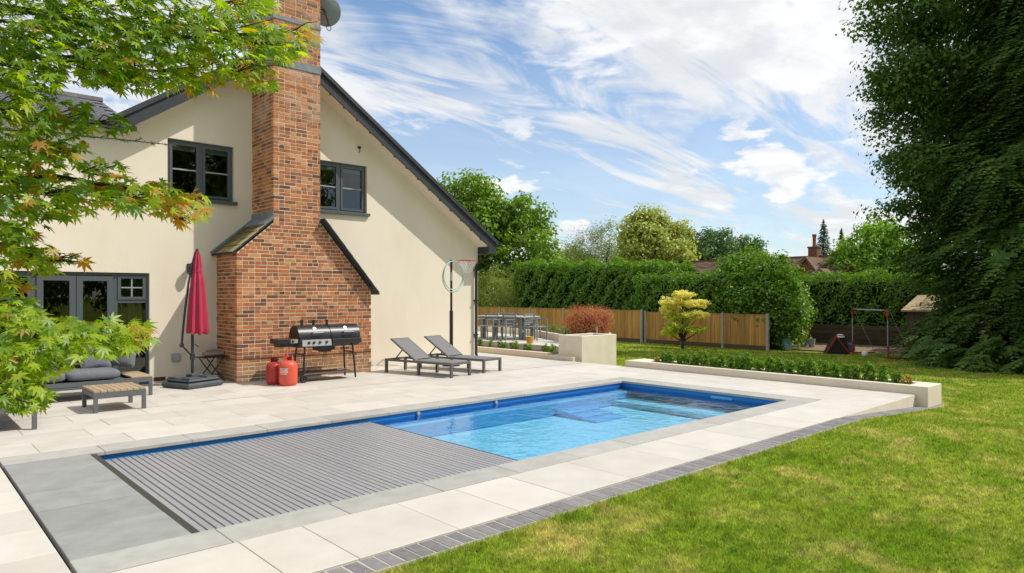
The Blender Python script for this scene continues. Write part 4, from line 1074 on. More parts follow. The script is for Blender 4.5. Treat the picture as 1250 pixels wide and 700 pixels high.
m = MB(); m.tube([(-.19, -.02, .74), (0, 0, .52)], .014, 7); m.box(-.035, .035, -.035, .035, .46, .58, .008); m.tube([(-.22, -.02, .73), (-.16, -.02, .75)], .03, 8); m.tube([(.02, -.05, .74), (.02, -.12, .74), (.08, -.12, .70)], .01, 6); m.build('strut', 'dark_metal', par, smooth=True)
V = []; F = []; nu, prof = 64, [(.030, 2.44), (.055, 2.36), (.075, 2.20), (.080, 2.08), (.085, 2.075), (.115, 1.9), (.145, 1.6), (.170, 1.3), (.190, 1.08), (.195, 1.0), (.150, .985)]
for j, (r_, z_) in enumerate(prof):
    for i in range(nu):
        t = 2 * math.pi * i / nu; fold = .5 + .5 * math.cos(8 * t + .25 * math.sin(3 * t)); rr = r_ * (0.70 + 0.36 * fold ** 1.4) * (1 + .05 * math.sin(t + 2))
        zz_ = z_ - (.045 * fold * (1 if j >= 8 else 0)) + .03 * math.sin(t) * (j >= 8)
        V.append((.075 + rr * math.cos(t), -.03 + rr * math.sin(t), zz_))
for j in range(len(prof) - 1):
    for i in range(nu): F.append((j * nu + i, j * nu + (i + 1) % nu, (j + 1) * nu + (i + 1) % nu, (j + 1) * nu + i))
MB().add(V, F).build('canopy', 'parasol_red', par, smooth=True)
m = MB(); m.torus((.075, -.03, 2.075), .078, .008, 'z', 24, 6); m.build('tie_strap', 'parasol_red', par, smooth=True)
m = MB(); m.tube([(.075, -.03, 2.42), (.075, -.03, 2.49)], [.028, .018], 8); m.build('finial', 'dark_metal', par, smooth=True)

# folding stand with a rolled towel
st = thing('folding_table', 'small black folding table between parasol and chimney', 'folding table', (4.60, 13.50, 0), R(12))
m = MB(); m.box(-.25, .25, -.17, .17, .455, .475, .004)
m.build('table_top', 'dark_metal', st)
for sy in (-1, 1):
    for (a, b) in ((-.20, .17), (.20, -.17)): MB().tube([(a, sy * .14, 0.0), (b * .1, sy * .14, .25), (b, sy * .14, .456)], .011, 6).build('leg', 'dark_metal', st)
m = MB(); m.tube([(-.10, -.14, .12), (-.10, .14, .12)], .008, 5); m.tube([(.10, -.14, .12), (.10, .14, .12)], .008, 5); m.build('stretcher', 'dark_metal', st)
tw = MB(); tw.tube([(-.20, -.05, .045), (-.07, -.06, .05), (.08, -.05, .045), (.19, -.06, .05)], [.04, .047, .046, .04], 12); tw.tube([(-.15, .05, .045), (.02, .06, .05), (.14, .05, .04)], [.038, .047, .04], 12); tw.tube([(-.12, 0, .105), (.05, .01, .11), (.12, 0, .10)], [.025, .033, .025], 10)
t_o = tw.build('towel_roll', 'towel', None, smooth=True); t_o.location = (4.62, 13.50, .473); t_o.rotation_euler = (0, 0, R(12)); tag(t_o, 'rolled beige towels on the black folding table', 'towel')

# barbecue
bq = thing('barbecue', 'long black double barrel barbecue against the brick chimney', 'barbecue', (6.27, 12.26, 0))
m = MB()
def barrel(xa, xb, r_=.215, zc=.83):
    mm = MB(); pts = []
    for k in range(19):
        a = math.pi * k / 18; pts.append((r_ * math.cos(a) * 1.02, zc + r_ * math.sin(a) * 1.12))
    mm.prism(pts, 'x', xa, xb); return mm
def tub(xa, xb, r_=.215, zc=.826):
    mm = MB(); mm.prism([(-r_ * 1.03, zc), (r_ * 1.03, zc), (r_ * .98, zc - .08), (r_ * .72, zc - .17), (-r_ * .72, zc - .17), (-r_ * .98, zc - .08)], 'x', xa, xb); return mm
for i, (xa, xb) in enumerate(((-.58, .06), (.075, .70))):
    lid_ = barrel(xa, xb).build('lid', 'grill_black', bq, smooth=True)
    mm = MB()
    ym = -.225; xm = (xa + xb) / 2 + .04
    mm.tube([(xm - .11, -.19, .915), (xm - .10, -.26, .925), (xm + .10, -.26, .925), (xm + .11, -.19, .915)], .011, 7); mm.build('lid_handle', 'steel' if False else 'grill_black', lid_, smooth=True)
    g_ = MB(); g_.lathe([(.001, 0), (.03, 0), (.03, .012), (.001, .014)], n=16); go = g_.build('thermometer', 'steel', lid_, smooth=True); go.location = (xm - .02, -.135, 1.005); go.rotation_euler = (R(52), 0, 0)
    tub(xa + .004, xb - .004).build('firebox', 'grill_black', bq)
MB().add(*(lambda p: (p.v, p.f))(barrel(-.588, -.581, .205))).build('end_plate', 'grill_side', bq)
m = MB(); m.prism([(-.236, .80), (-.262, .68), (-.215, .68), (-.215, .80)], 'x', -.53, .06); cp = m.build('control_panel', 'panel_steel', bq)
for xk in (-.40, -.30, -.18, -.04):
    k_ = MB(); k_.lathe([(.001, 0), (.026, 0), (.022, .028), (.001, .03)], n=14); ko = k_.build('knob', 'grill_black', cp, smooth=True); ko.location = (xk, -.247, .745); ko.rotation_euler = (R(78), 0, 0)
MB().box(.075, .70, -.262, -.215, .705, .80, .006).build('ash_drawer', 'grill_black', bq)
for xk, yk in ((-.42, .02), (-.18, .02), (.10, .02)):
    s_ = MB(); s_.tube([(xk, yk, 1.03), (xk, yk, 1.15)], .026, 10); s_.tube([(xk, yk, 1.145), (xk, yk, 1.165)], .036, 10); s_.build('flue', 'grill_black', bq, smooth=True)
m = MB(); m.box(-.98, -.59, -.20, .16, .74, .83, .006); m.prism([(-.17, .739), (.13, .739), (.08, .68), (-.12, .68)], 'x', -.93, -.64); sb_ = m.build('side_burner', 'grill_black', bq)
MB().box(-.74, -.60, -.206, -.199, .75, .82).build('burner_panel', 'panel_steel', sb_)
k_ = MB(); k_.lathe([(.001, 0), (.024, 0), (.02, .026), (.001, .028)], n=14); ko = k_.build('knob', 'grill_black', sb_, smooth=True); ko.location = (-.70, -.206, .785); ko.rotation_euler = (R(90), 0, 0)
for sx in (-1, 1):
    for sy in (-1, 1):
        MB().tube([(sx * .50 + .05, sy * .17, .68), (sx * .53 + .05, sy * .20, .3), (sx * .55 + .05, sy * .21, 0.02 if sx > 0 else .07)], .018, 8).build('leg', 'grill_black', bq, smooth=True)
m = MB(); m.box(-.49, .59, -.20, .20, .135, .15); 
for sy in (-1, 1): m.tube([(-.49, sy * .2, .15), (.59, sy * .2, .15)], .015, 7)
m.build('bottom_shelf', 'grill_black', bq)
for xk in (.56, -.46): MB().tube([(xk, -.17, .52), (xk, .17, .52)], .014, 6).build('cross_rail', 'grill_black', bq)
m = MB(); m.box(-.15, .2, -.12, .12, .58, .655); m.box(-.05, .14, -.09, .09, .545, .582); m.build('drip_tray', 'grill_black', bq)
for sy in (-1, 1):
    w_ = MB(); w_.torus((-.50, sy * .235, .075), .058, .02, 'y', 20, 8); wo_ = w_.build('wheel', 'rubber', bq, smooth=True)
    h_ = MB()
    for k in range(6):
        t = k * math.pi / 3; h_.bar((-.50, sy * .235, .075), (-.50 + .05 * math.cos(t), sy * .235, .075 + .05 * math.sin(t)), .014, .012)
    h_.build('rim', 'grill_black', wo_)

MB().tube([(-.72, -.10, .69), (-.76, -.16, .60), (-.82, -.24, .62), (-.86, -.32, .56), (-.855, -.36, .515)], .009, 6).build('gas_hose', 'gas_orange', bq, smooth=True)
# gas bottles
def gas(name, label, loc, r_, h_, material, printed):
    g_ = thing(name, label, 'gas bottle', loc)
    m = MB(); m.lathe([(.001, .015), (r_ * .86, .015), (r_ * .98, .05), (r_, .07), (r_, h_ * .62), (r_ * .96, h_ * .70), (r_ * .80, h_ * .775), (r_ * .5, h_ * .82), (r_ * .2, h_ * .835), (.001, h_ * .835)], n=36); m.build('cylinder', material, g_, smooth=True)
    m = MB(); m.lathe([(r_ * .80, 0), (r_ * .82, 0), (r_ * .82, .05), (r_ * .80, .05)], n=28); m.build('foot_ring', material, g_, smooth=True)
    V = []; F = []; nn = 22
    for i in range(nn):
        t = R(-60 + 240 * i / (nn - 1)); c_, s_ = math.cos(t), math.sin(t)
        for (q_, z_) in ((.44, .80), (.48, .80), (.50, 1.0), (.46, 1.0)): V.append((r_ * q_ * c_, r_ * q_ * s_, h_ * z_))
    for i in range(nn - 1):
        for k in range(4): F.append((i * 4 + k, i * 4 + (k + 1) % 4, i * 4 + 4 + (k + 1) % 4, i * 4 + 4 + k))
    F += [(0, 1, 2, 3), (nn * 4 - 4, nn * 4 - 3, nn * 4 - 2, nn * 4 - 1)]
    m = MB().add(V, F); m.build('collar', material, g_)
    m = MB(); m.tube([(0, 0, h_ * .82), (0, 0, h_ * .93)], .022, 8); m.tube([(0, 0, h_ * .90), (.06, -.05, h_ * .93)], .016, 7); m.build('valve', 'dark_metal', g_, smooth=True)
    if printed:
        # pale label band with two rows of lettering, wrapped round the drum
        def wrap_patch(mm, a0, a1, z0, z1, off):
            V = []; k = 6
            for i in range(k + 1):
                t = a0 + (a1 - a0) * i / k
                V += [((r_ + off) * math.cos(t), (r_ + off) * math.sin(t), z0), ((r_ + off) * math.cos(t), (r_ + off) * math.sin(t), z1)]
            mm.add(V, [(2 * i, 2 * i + 2, 2 * i + 3, 2 * i + 1) for i in range(k)])
        lb = MB(); c0 = R(-138)
        wrap_patch(lb, c0 - .60, c0 + .42, h_ * .455, h_ * .475, .0025); wrap_patch(lb, c0 - .60, c0 + .42, h_ * .575, h_ * .59, .0025)
        glyph = {'C': ["111", "100", "100", "100", "111"], 'A': ["010", "101", "111", "101", "101"], 'L': ["100", "100", "100", "100", "111"], 'O': ["111", "101", "101", "101", "111"], 'R': ["110", "101", "110", "101", "101"],
                 'P': ["110", "101", "110", "100", "100"], 'N': ["101", "111", "111", "111", "101"], 'E': ["111", "100", "110", "100", "111"]}
        def word(txt, a_start, a_end, z0, z1):
            cw_ = (a_end - a_start) / (len(txt) * 4 - 1)
            for li, ch in enumerate(txt):
                for ry, row in enumerate(glyph[ch]):
                    for rx, bit in enumerate(row):
                        if bit == '1':
                            a = a_start + (li * 4 + rx) * cw_; zt = z1 - (z1 - z0) * ry / 5; wrap_patch(lb, a, a + cw_, zt - (z1 - z0) / 5, zt, .003)
        word('CALOR', c0 - .52, c0 + .34, h_ * .488, h_ * .562); word('PROPANE', c0 - .50, c0 + .30, h_ * .385, h_ * .425)
        me_ = bpy.data.meshes.new('printing'); me_.from_pydata(lb.v, [], lb.f); me_.update(); obj('printing', me_, 'white_print', g_)
    return g_
gas('gas_bottle', 'large orange red gas bottle with white lettering before the barbecue', (5.41, 11.90, 0), .165, .55, 'gas_orange', True)
gas('gas_bottle', 'smaller plain darker red gas bottle beside the brick chimney', (5.29, 12.22, 0), .145, .50, 'gas_red', False)

# sun loungers
def lounger(loc, rz, label):
    o = thing('sun_lounger', label, 'sun lounger', loc, rz, 'sun loungers by the house wall')
    w, L_, h_ = .62, 1.86, .29
    for sx in (-1, 1):
        for y in (-L_ / 2, L_ / 2 - .05): MB().box(sx * w / 2 - (.05 if sx > 0 else 0), sx * w / 2 + (.05 if sx < 0 else 0), y, y + .05, 0, h_ - .045).build('leg', 'lounger_metal', o)
        MB().box(sx * (w / 2 - .025) - .025, sx * (w / 2 - .025) + .025, -.05, 0.0, 0, h_ - .045).build('leg', 'lounger_metal', o)
    m = MB()
    for sx in (-1, 1): m.box(sx * w / 2 - (.045 if sx > 0 else 0), sx * w / 2 + (.045 if sx < 0 else 0), -L_ / 2, L_ / 2, h_ - .045, h_)
    for y in (-L_ / 2, L_ / 2 - .045, .10): m.box(-w / 2 + .045, w / 2 - .045, y, y + .045, h_ - .044, h_ - .001)
    m.build('frame', 'lounger_metal', o)
    MB().box(-w / 2 + .045, w / 2 - .045, -L_ / 2 + .045, .12, h_ - .012, h_ + .006, .003).build('seat', 'lounger_mesh', o)
    a = R(31); bl = .78; y0_, z0_ = .13, h_ + .01
    m = MB()
    for sx in (-1, 1): m.bar((sx * (w / 2 - .065), y0_, z0_), (sx * (w / 2 - .065), y0_ + bl * math.cos(a), z0_ + bl * math.sin(a)), .03, .03)
    m.bar((-w / 2 + .05, y0_ + bl * math.cos(a), z0_ + bl * math.sin(a)), (w / 2 - .05, y0_ + bl * math.cos(a), z0_ + bl * math.sin(a)), .03, .03)
    bk_ = m.build('backrest_frame', 'lounger_metal', o)
    m = MB(); c_, s_ = math.cos(a), math.sin(a); u0, u1 = .0, bl - .01; t = .016
    pts = [(y0_ + u0 * c_, z0_ + u0 * s_), (y0_ + u1 * c_, z0_ + u1 * s_), (y0_ + u1 * c_ - t * s_, z0_ + u1 * s_ + t * c_), (y0_ + u0 * c_ - t * s_, z0_ + u0 * s_ + t * c_)]
    m.prism(pts, 'x', -w / 2 + .082, w / 2 - .082); m.build('backrest', 'lounger_mesh', o)
    m = MB()
    for sx in (-1, 1): m.bar((sx * .2, y0_ + .42 * c_, z0_ + .42 * s_), (sx * .2, y0_ + .62, h_ - .03), .02, .02)
    m.build('prop', 'lounger_metal', o)
lounger((8.35, 11.70, 0), R(12), 'grey mesh sun lounger next to the brick chimney')
lounger((9.36, 11.90, 0), R(12), 'grey mesh sun lounger next to the netball post')

# netball post with two hoops hung on it
NPX, NPY = 9.69, 12.62
npz = thing('netball_post', 'dark netball post with red ring and white net by the wall', 'netball post', (NPX, NPY, 0))
m = MB(); m.lathe([(.001, 0), (.20, 0), (.20, .03), (.10, .09), (.04, .11), (.001, .11)], n=24); m.build('foot', 'black_plastic', npz, smooth=True)
m = MB(); m.tube([(0, 0, .1), (0, 0, 1.28)], .042, 12); m.build('pole_sleeve', 'post_black', npz, smooth=True)
m = MB(); m.tube([(0, 0, 1.27), (0, 0, 2.46)], .028, 10); m.build('pole', 'post_black', npz, smooth=True)
MB().tube([(0, 0, 1.98), (0, 0, 2.18)], .0295, 10).build('pole_band', 'vent_grey', npz, smooth=True)
m = MB(); m.torus((.36, -.16, 2.45), .19, .011, 'z', 28, 7); m.tube([(0, 0, 2.45), (.19, -.085, 2.45)], .011, 6); m.build('ring', 'ring_red', npz, smooth=True)
m = MB()
for k in range(14):
    for s_ in (-1, 1):
        P_ = []
        for j in range(5):
            t = 2 * math.pi * (k + s_ * j * .5) / 14; rr = .19 - .02 * j - .004 * j * j; P_.append((.36 + rr * math.cos(t), -.16 + rr * math.sin(t), 2.45 - .075 * j))
        m.tube(P_, .0032, 3, cap=False)
m.build('net', 'net_white', npz)
for k, (R0, dx, dy, c_, lb) in enumerate(((.36, .02, -.055, 'hoop_teal', 'teal striped hula hoop hanging on the netball post'), (.33, -.0, -.085, 'hoop_pale', 'slimmer pale green hula hoop hanging inside the teal one'))):
    h_ = MB(); h_.torus((0, 0, 0), R0, .012, 'y', 48, 8); ho = h_.build('hula_hoop', c_, None, smooth=True)
    ho.location = (NPX + dx, NPY + dy, 2.46 - R0 - .03); ho.rotation_euler = (R(3), 0, R(10)); tag(ho, lb, 'hula hoop')

# ================================================================== PLANTER, TERRACE, DINING SET
pl = thing('planter', 'long low cream rendered planter beyond the pool', 'planter', (12.6, 6.7, 0))
def PLm(name, m, mt, o=(12.6, 6.7)):
    m.v = [(x - o[0], y - o[1], z) for x, y, z in m.v]; return m.build(name, mt, pl)
zt = .14
PLm('front_wall', MB().box(12.555, 12.70, 3.61, 9.80, -.35, zt, .006), 'planter_render')
PLm('end_wall', MB().box(12.70, 13.26, 3.61, 3.93, -.35, zt - .002, .006), 'planter_render')
PLm('end_wall', MB().box(12.70, 13.26, 9.25, 9.80, -.35, zt - .002, .006), 'planter_render')
PLm('back_wall', MB().box(13.10, 13.26, 3.93, 9.25, -.45, zt - .001, .006), 'planter_render')
PLm('soil', MB().box(12.70, 13.10, 3.93, 9.25, -.1, .06), 'soil')
def bush(name, label, loc, rx, rz, mt, nc, per, leaf, seed, group=None, stem=True, cat='shrub', base_z=0.0, asp=0.6, up=0.6):
    g = np.random.default_rng(seed); t = thing(name, label, cat, loc, group=group)
    C = lumpy_centres((0, 0, rz + base_z), (rx, rx, rz), nc, g, inner=.3, lump=.2, seedv=seed); P, Nn = clump_points(C, rx * .42, per, g, .9); P[:, 2] = np.maximum(P[:, 2], .005)
    td = g.normal(size=P.shape) + np.array([0, 0, up * 2]); V, F = leaves(P, Nn, leaf * (.7 + .6 * g.random(len(P))), leaf * asp, td, g)
    obj('foliage', np_mesh('foliage', V, F, mt), mt, t)
    if stem:
        mb = MB()
        for k in range(5): c_ = C[g.integers(len(C))]; mb.tube([(0, 0, -.03), (c_[0] * .4, c_[1] * .4, c_[2] * .5), tuple(c_)], [.012, .008, .004], 5, cap=False)
        mb.build('stem', 'bark', t)
    return t
lab = 'small clipped green box plant in the long cream planter'
boxes = []
for v in range(3):
    boxes.append(bush('box_plant', lab, (12.9, 4.2, .055), .082, .155, 'box_leaf', 60, 22, .036, 100 + v, 'box plants in a row'))
nbx = 24
for i in range(nbx):
    y = 4.22 + (9.0 - 4.22) * i / (nbx - 1) + rnd.uniform(-.03, .03)
    o = boxes[i] if i < 3 else copy_tree(boxes[i % 3])
    o.location = (12.90 + rnd.uniform(-.03, .03), y, .055); o.rotation_euler = (0, 0, rnd.uniform(0, 6)); s_ = rnd.uniform(.95, 1.2); o.scale = (s_, s_, s_ * rnd.uniform(.9, 1.12))
bush('box_plant', 'yellowing box plant at the lawn end of the cream planter row', (12.90, 4.02, .055), .085, .12, 'box_yellow', 30, 14, .034, 131, 'box plants in a row')
bush('box_plant', 'yellowed box plant at the terrace end of the cream planter row', (12.90, 9.16, .055), .07, .10, 'box_yellow', 30, 12, .034, 132, 'box plants in a row')

# raised terrace behind the house corner
TZ = .25
ter = thing('terrace', 'raised paved dining terrace with cream rendered walls and steps', 'terrace', (14.0, 14.0, 0))
def T(name, m, mt, parent=ter, smooth=False):
    m.v = [(x - 14, y - 14, z) for x, y, z in m.v]; return m.build(name, mt, parent, smooth)
back = [(14.1, 12.2), (14.7, 13.6), (16.3, 16.7), (17.0, 20.5)]
T('front_wall', MB().box(12.56, 12.72, 12.30, 18.5, -.05, .15, .006), 'terrace_wall')
T('soil', MB().box(12.72, 13.40, 12.32, 18.5, -.05, .10), 'soil')
T('terrace_base', MB().prism([(13.40, 12.30), (14.05, 12.20), *back[1:], (17, 22), (13.40, 22)], 'z', -.4, TZ - .012), 'planter_render')
# terrace slabs
for yy in np.arange(12.35, 20, .6):
    xl = 13.40; xr = np.interp(yy + .3, [b_[1] for b_ in back], [b_[0] for b_ in back]) - .12
    for a in np.arange(xl, xr, .6):
        if min(a + .6, xr) - a > .1: 
            w_, h_ = round(min(a + .6, xr) - a, 3), .6
            T('paving_slab', MB().box(a + .003, a + w_ - .003, yy + .003, yy + h_ - .003, TZ - .025, TZ, .003), 'patio_stone')
# steps between the low wall and the box planter
T('step', MB().box(12.562, 13.0, 11.42, 12.295, -.05, .10, .008), 'planter_render')
T('step', MB().box(13.0, 13.30, 11.42, 12.295, -.05, .175, .008), 'patio_stone')
T('step', MB().box(13.30, 13.75, 11.52, 12.29, -.05, TZ + .001, .008), 'patio_stone')
# box planter and bed behind
T('box_wall', MB().box(12.75, 14.10, 11.30, 11.42, -.45, .62, .006), 'planter_render')
T('box_wall', MB().box(12.75, 12.87, 11.42, 12.10, .0, .619, .006), 'planter_render')
T('box_wall', MB().box(13.98, 14.10, 11.42, 12.20, -.45, .618, .006), 'planter_render')
T('box_wall', MB().box(12.87, 13.98, 11.98, 12.10, .0, .617, .006), 'planter_render')
T('soil', MB().box(12.87, 13.98, 11.42, 11.98, .3, .52), 'soil')
for i in range(len(back) - 1):
    a, b = Vector((*back[i], 0)), Vector((*back[i + 1], 0)); d = (b - a).normalized(); nn_ = Vector((d.y, -d.x, 0)) * .14
    m = MB(); e_ = d * .03
    m.prism([(a - e_).to_2d()[:], (b + e_).to_2d()[:], (b + e_ + nn_).to_2d()[:], (a - e_ + nn_).to_2d()[:]], 'z', -.3, .45 - .003 * i)
    T('bed_wall', m, 'terrace_wall')
T('bed_soil', MB().prism([(14.12, 11.6), (17.2, 14.1), (18.4, 16.5), (19, 20.5), (17.16, 20.5), (16.44, 16.64), (14.85, 13.55), (14.25, 12.2)], 'z', -.5, .40), 'soil')
m = MB(); m.prism([(14.105, 11.42), (14.16, 11.36), (17.24, 14.06), (17.2, 14.098)], 'z', -.6, .43); T('bed_wall', m, 'terrace_wall')
# plants in the low bed
for i in range(13):
    y = 12.42 + i * .30 + rnd.uniform(-.08, .08); s_ = rnd.uniform(.7, 1.2)
    bush('bedding_plant', ['short leafy green plant in the low terrace bed', 'pale tufted plant in the low terrace bed'][i % 3 == 2], (12.98 + rnd.uniform(-.12, .2), y, .095), .085 * s_, .12 * s_, 'herb' if i % 3 == 2 else 'box_leaf', 16, 14, .05, 160 + i, 'low terrace bed pale plants' if i % 3 == 2 else 'low terrace bed green plants', cat='plant')
for i in range(9):
    f = i / 8; y = 13.0 + f * 3.8 + rnd.uniform(-.1, .1); x = np.interp(y, [b_[1] for b_ in back], [b_[0] for b_ in back]) + .38
    bush('bedding_plant', 'wispy grey green plant behind the terrace retaining wall', (x, y, .395), .15, .13, 'herb', 10, 16, .09, 190 + i, 'plants in the upper bed', cat='plant', asp=.16, up=1.2)
# orange-red dome maple
bush('dome_maple', 'rounded orange red dwarf maple beside the terrace', (15.25, 13.30, .395), .60, .41, 'red_maple', 420, 70, .036, 210, cat='shrub', asp=.6, up=-.1)
m = MB(); m.tube([(14.15, 12.0, .4), (14.15, 12.0, .78)], .02, 8); so = m.build('bollard_light', 'vent_grey', None, smooth=True); tag(so, 'slim grey garden light stake behind the box planter', 'garden light')

# dining table and chairs
dt = thing('dining_table', 'long pale topped outdoor dining table with grey legs on the terrace', 'dining table', (14.75, 16.25, TZ), R(100))
for i in range(6): MB().box(-.95, .95, -.45 + i * .15 + .003, -.45 + (i + 1) * .15 - .003, .69, .725, .004).build('table_board', 'dining_top', dt)
MB().box(-.85, .85, -.36, .36, .63, .689).build('apron', 'dining_grey', dt)
for sx in (-1, 1):
    for sy in (-1, 1): MB().box(sx * .78 - .06, sx * .78 + .06, sy * .30 - .06, sy * .30 + .06, 0, .631).build('leg', 'dining_grey', dt)
def dining_chair(loc, rz, label):
    o = thing('dining_chair', label, 'dining chair', loc, rz, 'dining chairs on the terrace')
    for sx in (-1, 1):
        MB().bar((sx * .25, -.23, 0), (sx * .25, -.23, .62), .035, .035).build('leg', 'dining_grey', o); MB().bar((sx * .25, .23, 0), (sx * .25, .27, .82), .035, .035).build('leg', 'dining_grey', o)
        MB().bar((sx * .25, -.245, .635), (sx * .25, .26, .635), .05, .03).build('armrest', 'dining_grey', o)
    MB().box(-.24, .24, -.24, .23, .40, .43, .005).build('seat', 'dining_grey', o)
    for k in range(4): MB().box(-.235, .235, .232 + .012 * k, .255 + .012 * k, .50 + k * .08, .565 + k * .08, .003).build('back_slat', 'dining_grey', o)
dining_chair((14.12, 15.72, TZ), R(-80), 'grey slatted dining chair at the poolward table side nearer the steps')
dining_chair((14.02, 16.45, TZ), R(-82), 'grey slatted dining chair at the poolward table side nearer the house')
dining_chair((15.40, 16.75, TZ), R(98), 'grey slatted dining chair across the table nearer the house')
dining_chair((15.45, 15.95, TZ), R(98), 'grey slatted dining chair across the table nearer the steps')
dining_chair((14.85, 15.05, TZ), R(8), 'grey slatted dining chair at the table head facing the house')
for o in [o for o in COL.objects if o.name.startswith('dining_chair')]: pass
m = MB(); m.lathe([(.001, 0), (.085, 0), (.11, .12), (.115, .2), (.1, .2), (.001, .19)], n=18); ap = m.build('plant_pot', 'amber_pot', None, smooth=True); ap.location = (13.62, 14.05, TZ); tag(ap, 'small amber pot on the terrace edge below the table', 'pot')

# ================================================================== FENCES, HEDGES, GARDEN THINGS
GZ = -0.571
def fence(name, label, X, ya, yb, ztop, n_pan):
    f = thing(name, label, 'fence', (X, ya, GZ)); L_ = (yb - ya) / n_pan; h_ = ztop - GZ
    for k in range(n_pan + 1): MB().box(-.05, .05, k * L_ - .05, k * L_ + .05, -.1, h_ + .03).build('post', 'concrete_post', f)
    for k in range(n_pan):
        a, b = k * L_ + .052, (k + 1) * L_ - .052
        MB().box(-.02, .02, a, b, -.03, .16).build('gravel_board', 'gravel_board', f)
        nbd = int((b - a) / .10); m = MB()
        for i in range(nbd):
            u = a + (b - a) * i / nbd; w = (b - a) / nbd; m.box(-.022 - .006 * (i % 2), .0, u + .004, u + w - .003, .161, h_ - .035 - .004 * rnd.random())
        tag(m.build('feather_boards', 'fence_wood', f), kind='stuff')
        m = MB()
        for z in (.30, h_ * .5, h_ - .2): m.box(.001, .05, a, b, z, z + .07)
        m.build('arris_rail', 'fence_rail', f)
        MB().box(-.035, .03, a, b, h_ - .035, h_, .004).build('capping_rail', 'fence_rail', f)
    return f
fence('fence', 'tan close board fence running behind the terrace and red maple', 25.95, 19.3, 34.2, .93, 6)
fence('fence', 'tan close board fence panels behind the yellow maple, ending at the big shrub', 26.05, 13.20, 19.15, .86, 3)

def hedge(name, label, x0, x1, y0, y1, z0, z1, mt, n, leaf, seed, z1b=None, group=None, core=True, rough=.16, mats=None, asp=.5):
    """clipped hedge: leaves spread over and just under its faces, near-black box inside for its shaded depth, uneven outline"""
    g = np.random.default_rng(seed); t = thing(name, label, 'hedge', ((x0 + x1) / 2, (y0 + y1) / 2, z0), group=group)
    z1b = z1 if z1b is None else z1b
    wx, wy = x1 - x0, y1 - y0; hz = z1 - z0
    A = np.array([wx * wy, hz * wy, hz * wy, hz * wx, hz * wx]); k = g.choice(5, n, p=A / A.sum()); u, v = g.random(n), g.random(n)
    P = np.zeros((n, 3)); Nn = np.zeros((n, 3))
    yy = y0 + u * wy; zt_ = z1 + (z1b - z1) * u
    for i, (ax) in enumerate(('top', 'xm', 'xp', 'ym', 'yp')):
        s = k == i; c = s.sum()
        if ax == 'top': P[s] = np.stack([x0 + v[s] * wx, yy[s], zt_[s]], 1); Nn[s] = (0, 0, 1)
        elif ax in ('xm', 'xp'): P[s] = np.stack([np.full(c, x0 if ax == 'xm' else x1), yy[s], z0 + v[s] ** .8 * (zt_[s] - z0)], 1); Nn[s] = (-1 if ax == 'xm' else 1, 0, .25)
        else: P[s] = np.stack([x0 + u[s] * wx, np.full(c, y0 if ax == 'ym' else y1), z0 + v[s] * ((z1 if ax == 'ym' else z1b) - z0)], 1); Nn[s] = (0, -1 if ax == 'ym' else 1, .25)
    lump = rough * (np.sin(P[:, 1] * 3.1 + seed) * np.sin(P[:, 2] * 3.7 + P[:, 0] * 2) + .7 * np.sin(P[:, 1] * 7.3 + P[:, 2] * 5.1 + seed)) - .08 * g.random(n) ** 2 * 4
    P += unit(Nn) * lump[:, None] + g.normal(size=P.shape) * .05
    P -= np.array([(x0 + x1) / 2, (y0 + y1) / 2, z0]); P[:, 2] = np.maximum(P[:, 2], .02)
    Nn = unit(Nn) + g.normal(size=P.shape) * .6 + np.array([0, 0, .35])
    V, F = leaves(P, Nn, leaf * (.6 + .8 * g.random(n)), leaf * asp * (.7 + .6 * g.random(n)), g=g)
    obj('foliage', np_mesh('foliage', V, F, mt), mt, t)
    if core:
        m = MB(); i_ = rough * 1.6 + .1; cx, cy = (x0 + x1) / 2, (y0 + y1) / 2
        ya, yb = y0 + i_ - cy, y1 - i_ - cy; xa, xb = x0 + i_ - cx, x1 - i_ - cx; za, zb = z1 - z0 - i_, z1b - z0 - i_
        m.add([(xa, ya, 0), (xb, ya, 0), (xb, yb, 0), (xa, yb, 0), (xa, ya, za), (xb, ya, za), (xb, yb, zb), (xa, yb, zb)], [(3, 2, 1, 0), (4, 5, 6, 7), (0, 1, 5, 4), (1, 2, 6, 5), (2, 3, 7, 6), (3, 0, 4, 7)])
        m.build('dark_core', 'hedge_core', t)  # plain box blocking the view through; inner shade put into its near-black colour
    return t
hedge('hedge', 'tall clipped laurel hedge behind the fence by the terrace', 27.3, 29.2, 18.5, 29.6, GZ, 3.1, 'laurel', 30000, .17, 301, z1b=3.55, rough=.17)
hedge('hedge', 'lower clipped laurel hedge just behind the yellow maple', 26.35, 27.2, 14.2, 20.0, GZ, 2.55, 'laurel', 15000, .14, 302, rough=.13)
hedge('hedge', 'trimmed green hedge above the sleeper wall behind the wheelbarrow', 32.1, 33.6, 3.0, 15.2, GZ, 2.5, 'laurel', 26000, .14, 303, z1b=2.6, rough=.16)
broad_tree('bamboo_clump', 'pale yellow green feathery shrub between house corner and laurel hedge', 'shrub', (28.0, 31.2, GZ), 4.0, (1.6, 2.2, 2.0), 'bamboo', 330, 60, .13, 305, trunk_h=1.0, r0=.06, blobs=[((0, -1, 1.7), (1.2, 1.3, 1.9), 1), ((0.2, 1.2, 1.9), (1.3, 1.6, 2.1), 1.2)], clump=.42, asp=.3)
broad_tree('large_shrub', 'big rounded glossy green shrub at the end of the fence', 'shrub', (27.9, 14.5, GZ), 4.1, (1.9, 2.0, 2.0), 'laurel', 620, 60, .15, 306, trunk_h=1.2, r0=.12, blobs=[((0, 0, 2.0), (1.7, 1.9, 2.1), 1.6), ((-.2, -.9, 1.5), (1.3, 1.1, 1.5), .7), ((-.2, 1.0, 2.4), (1.2, 1.1, 1.4), .6)], clump=.42, inner=.55)
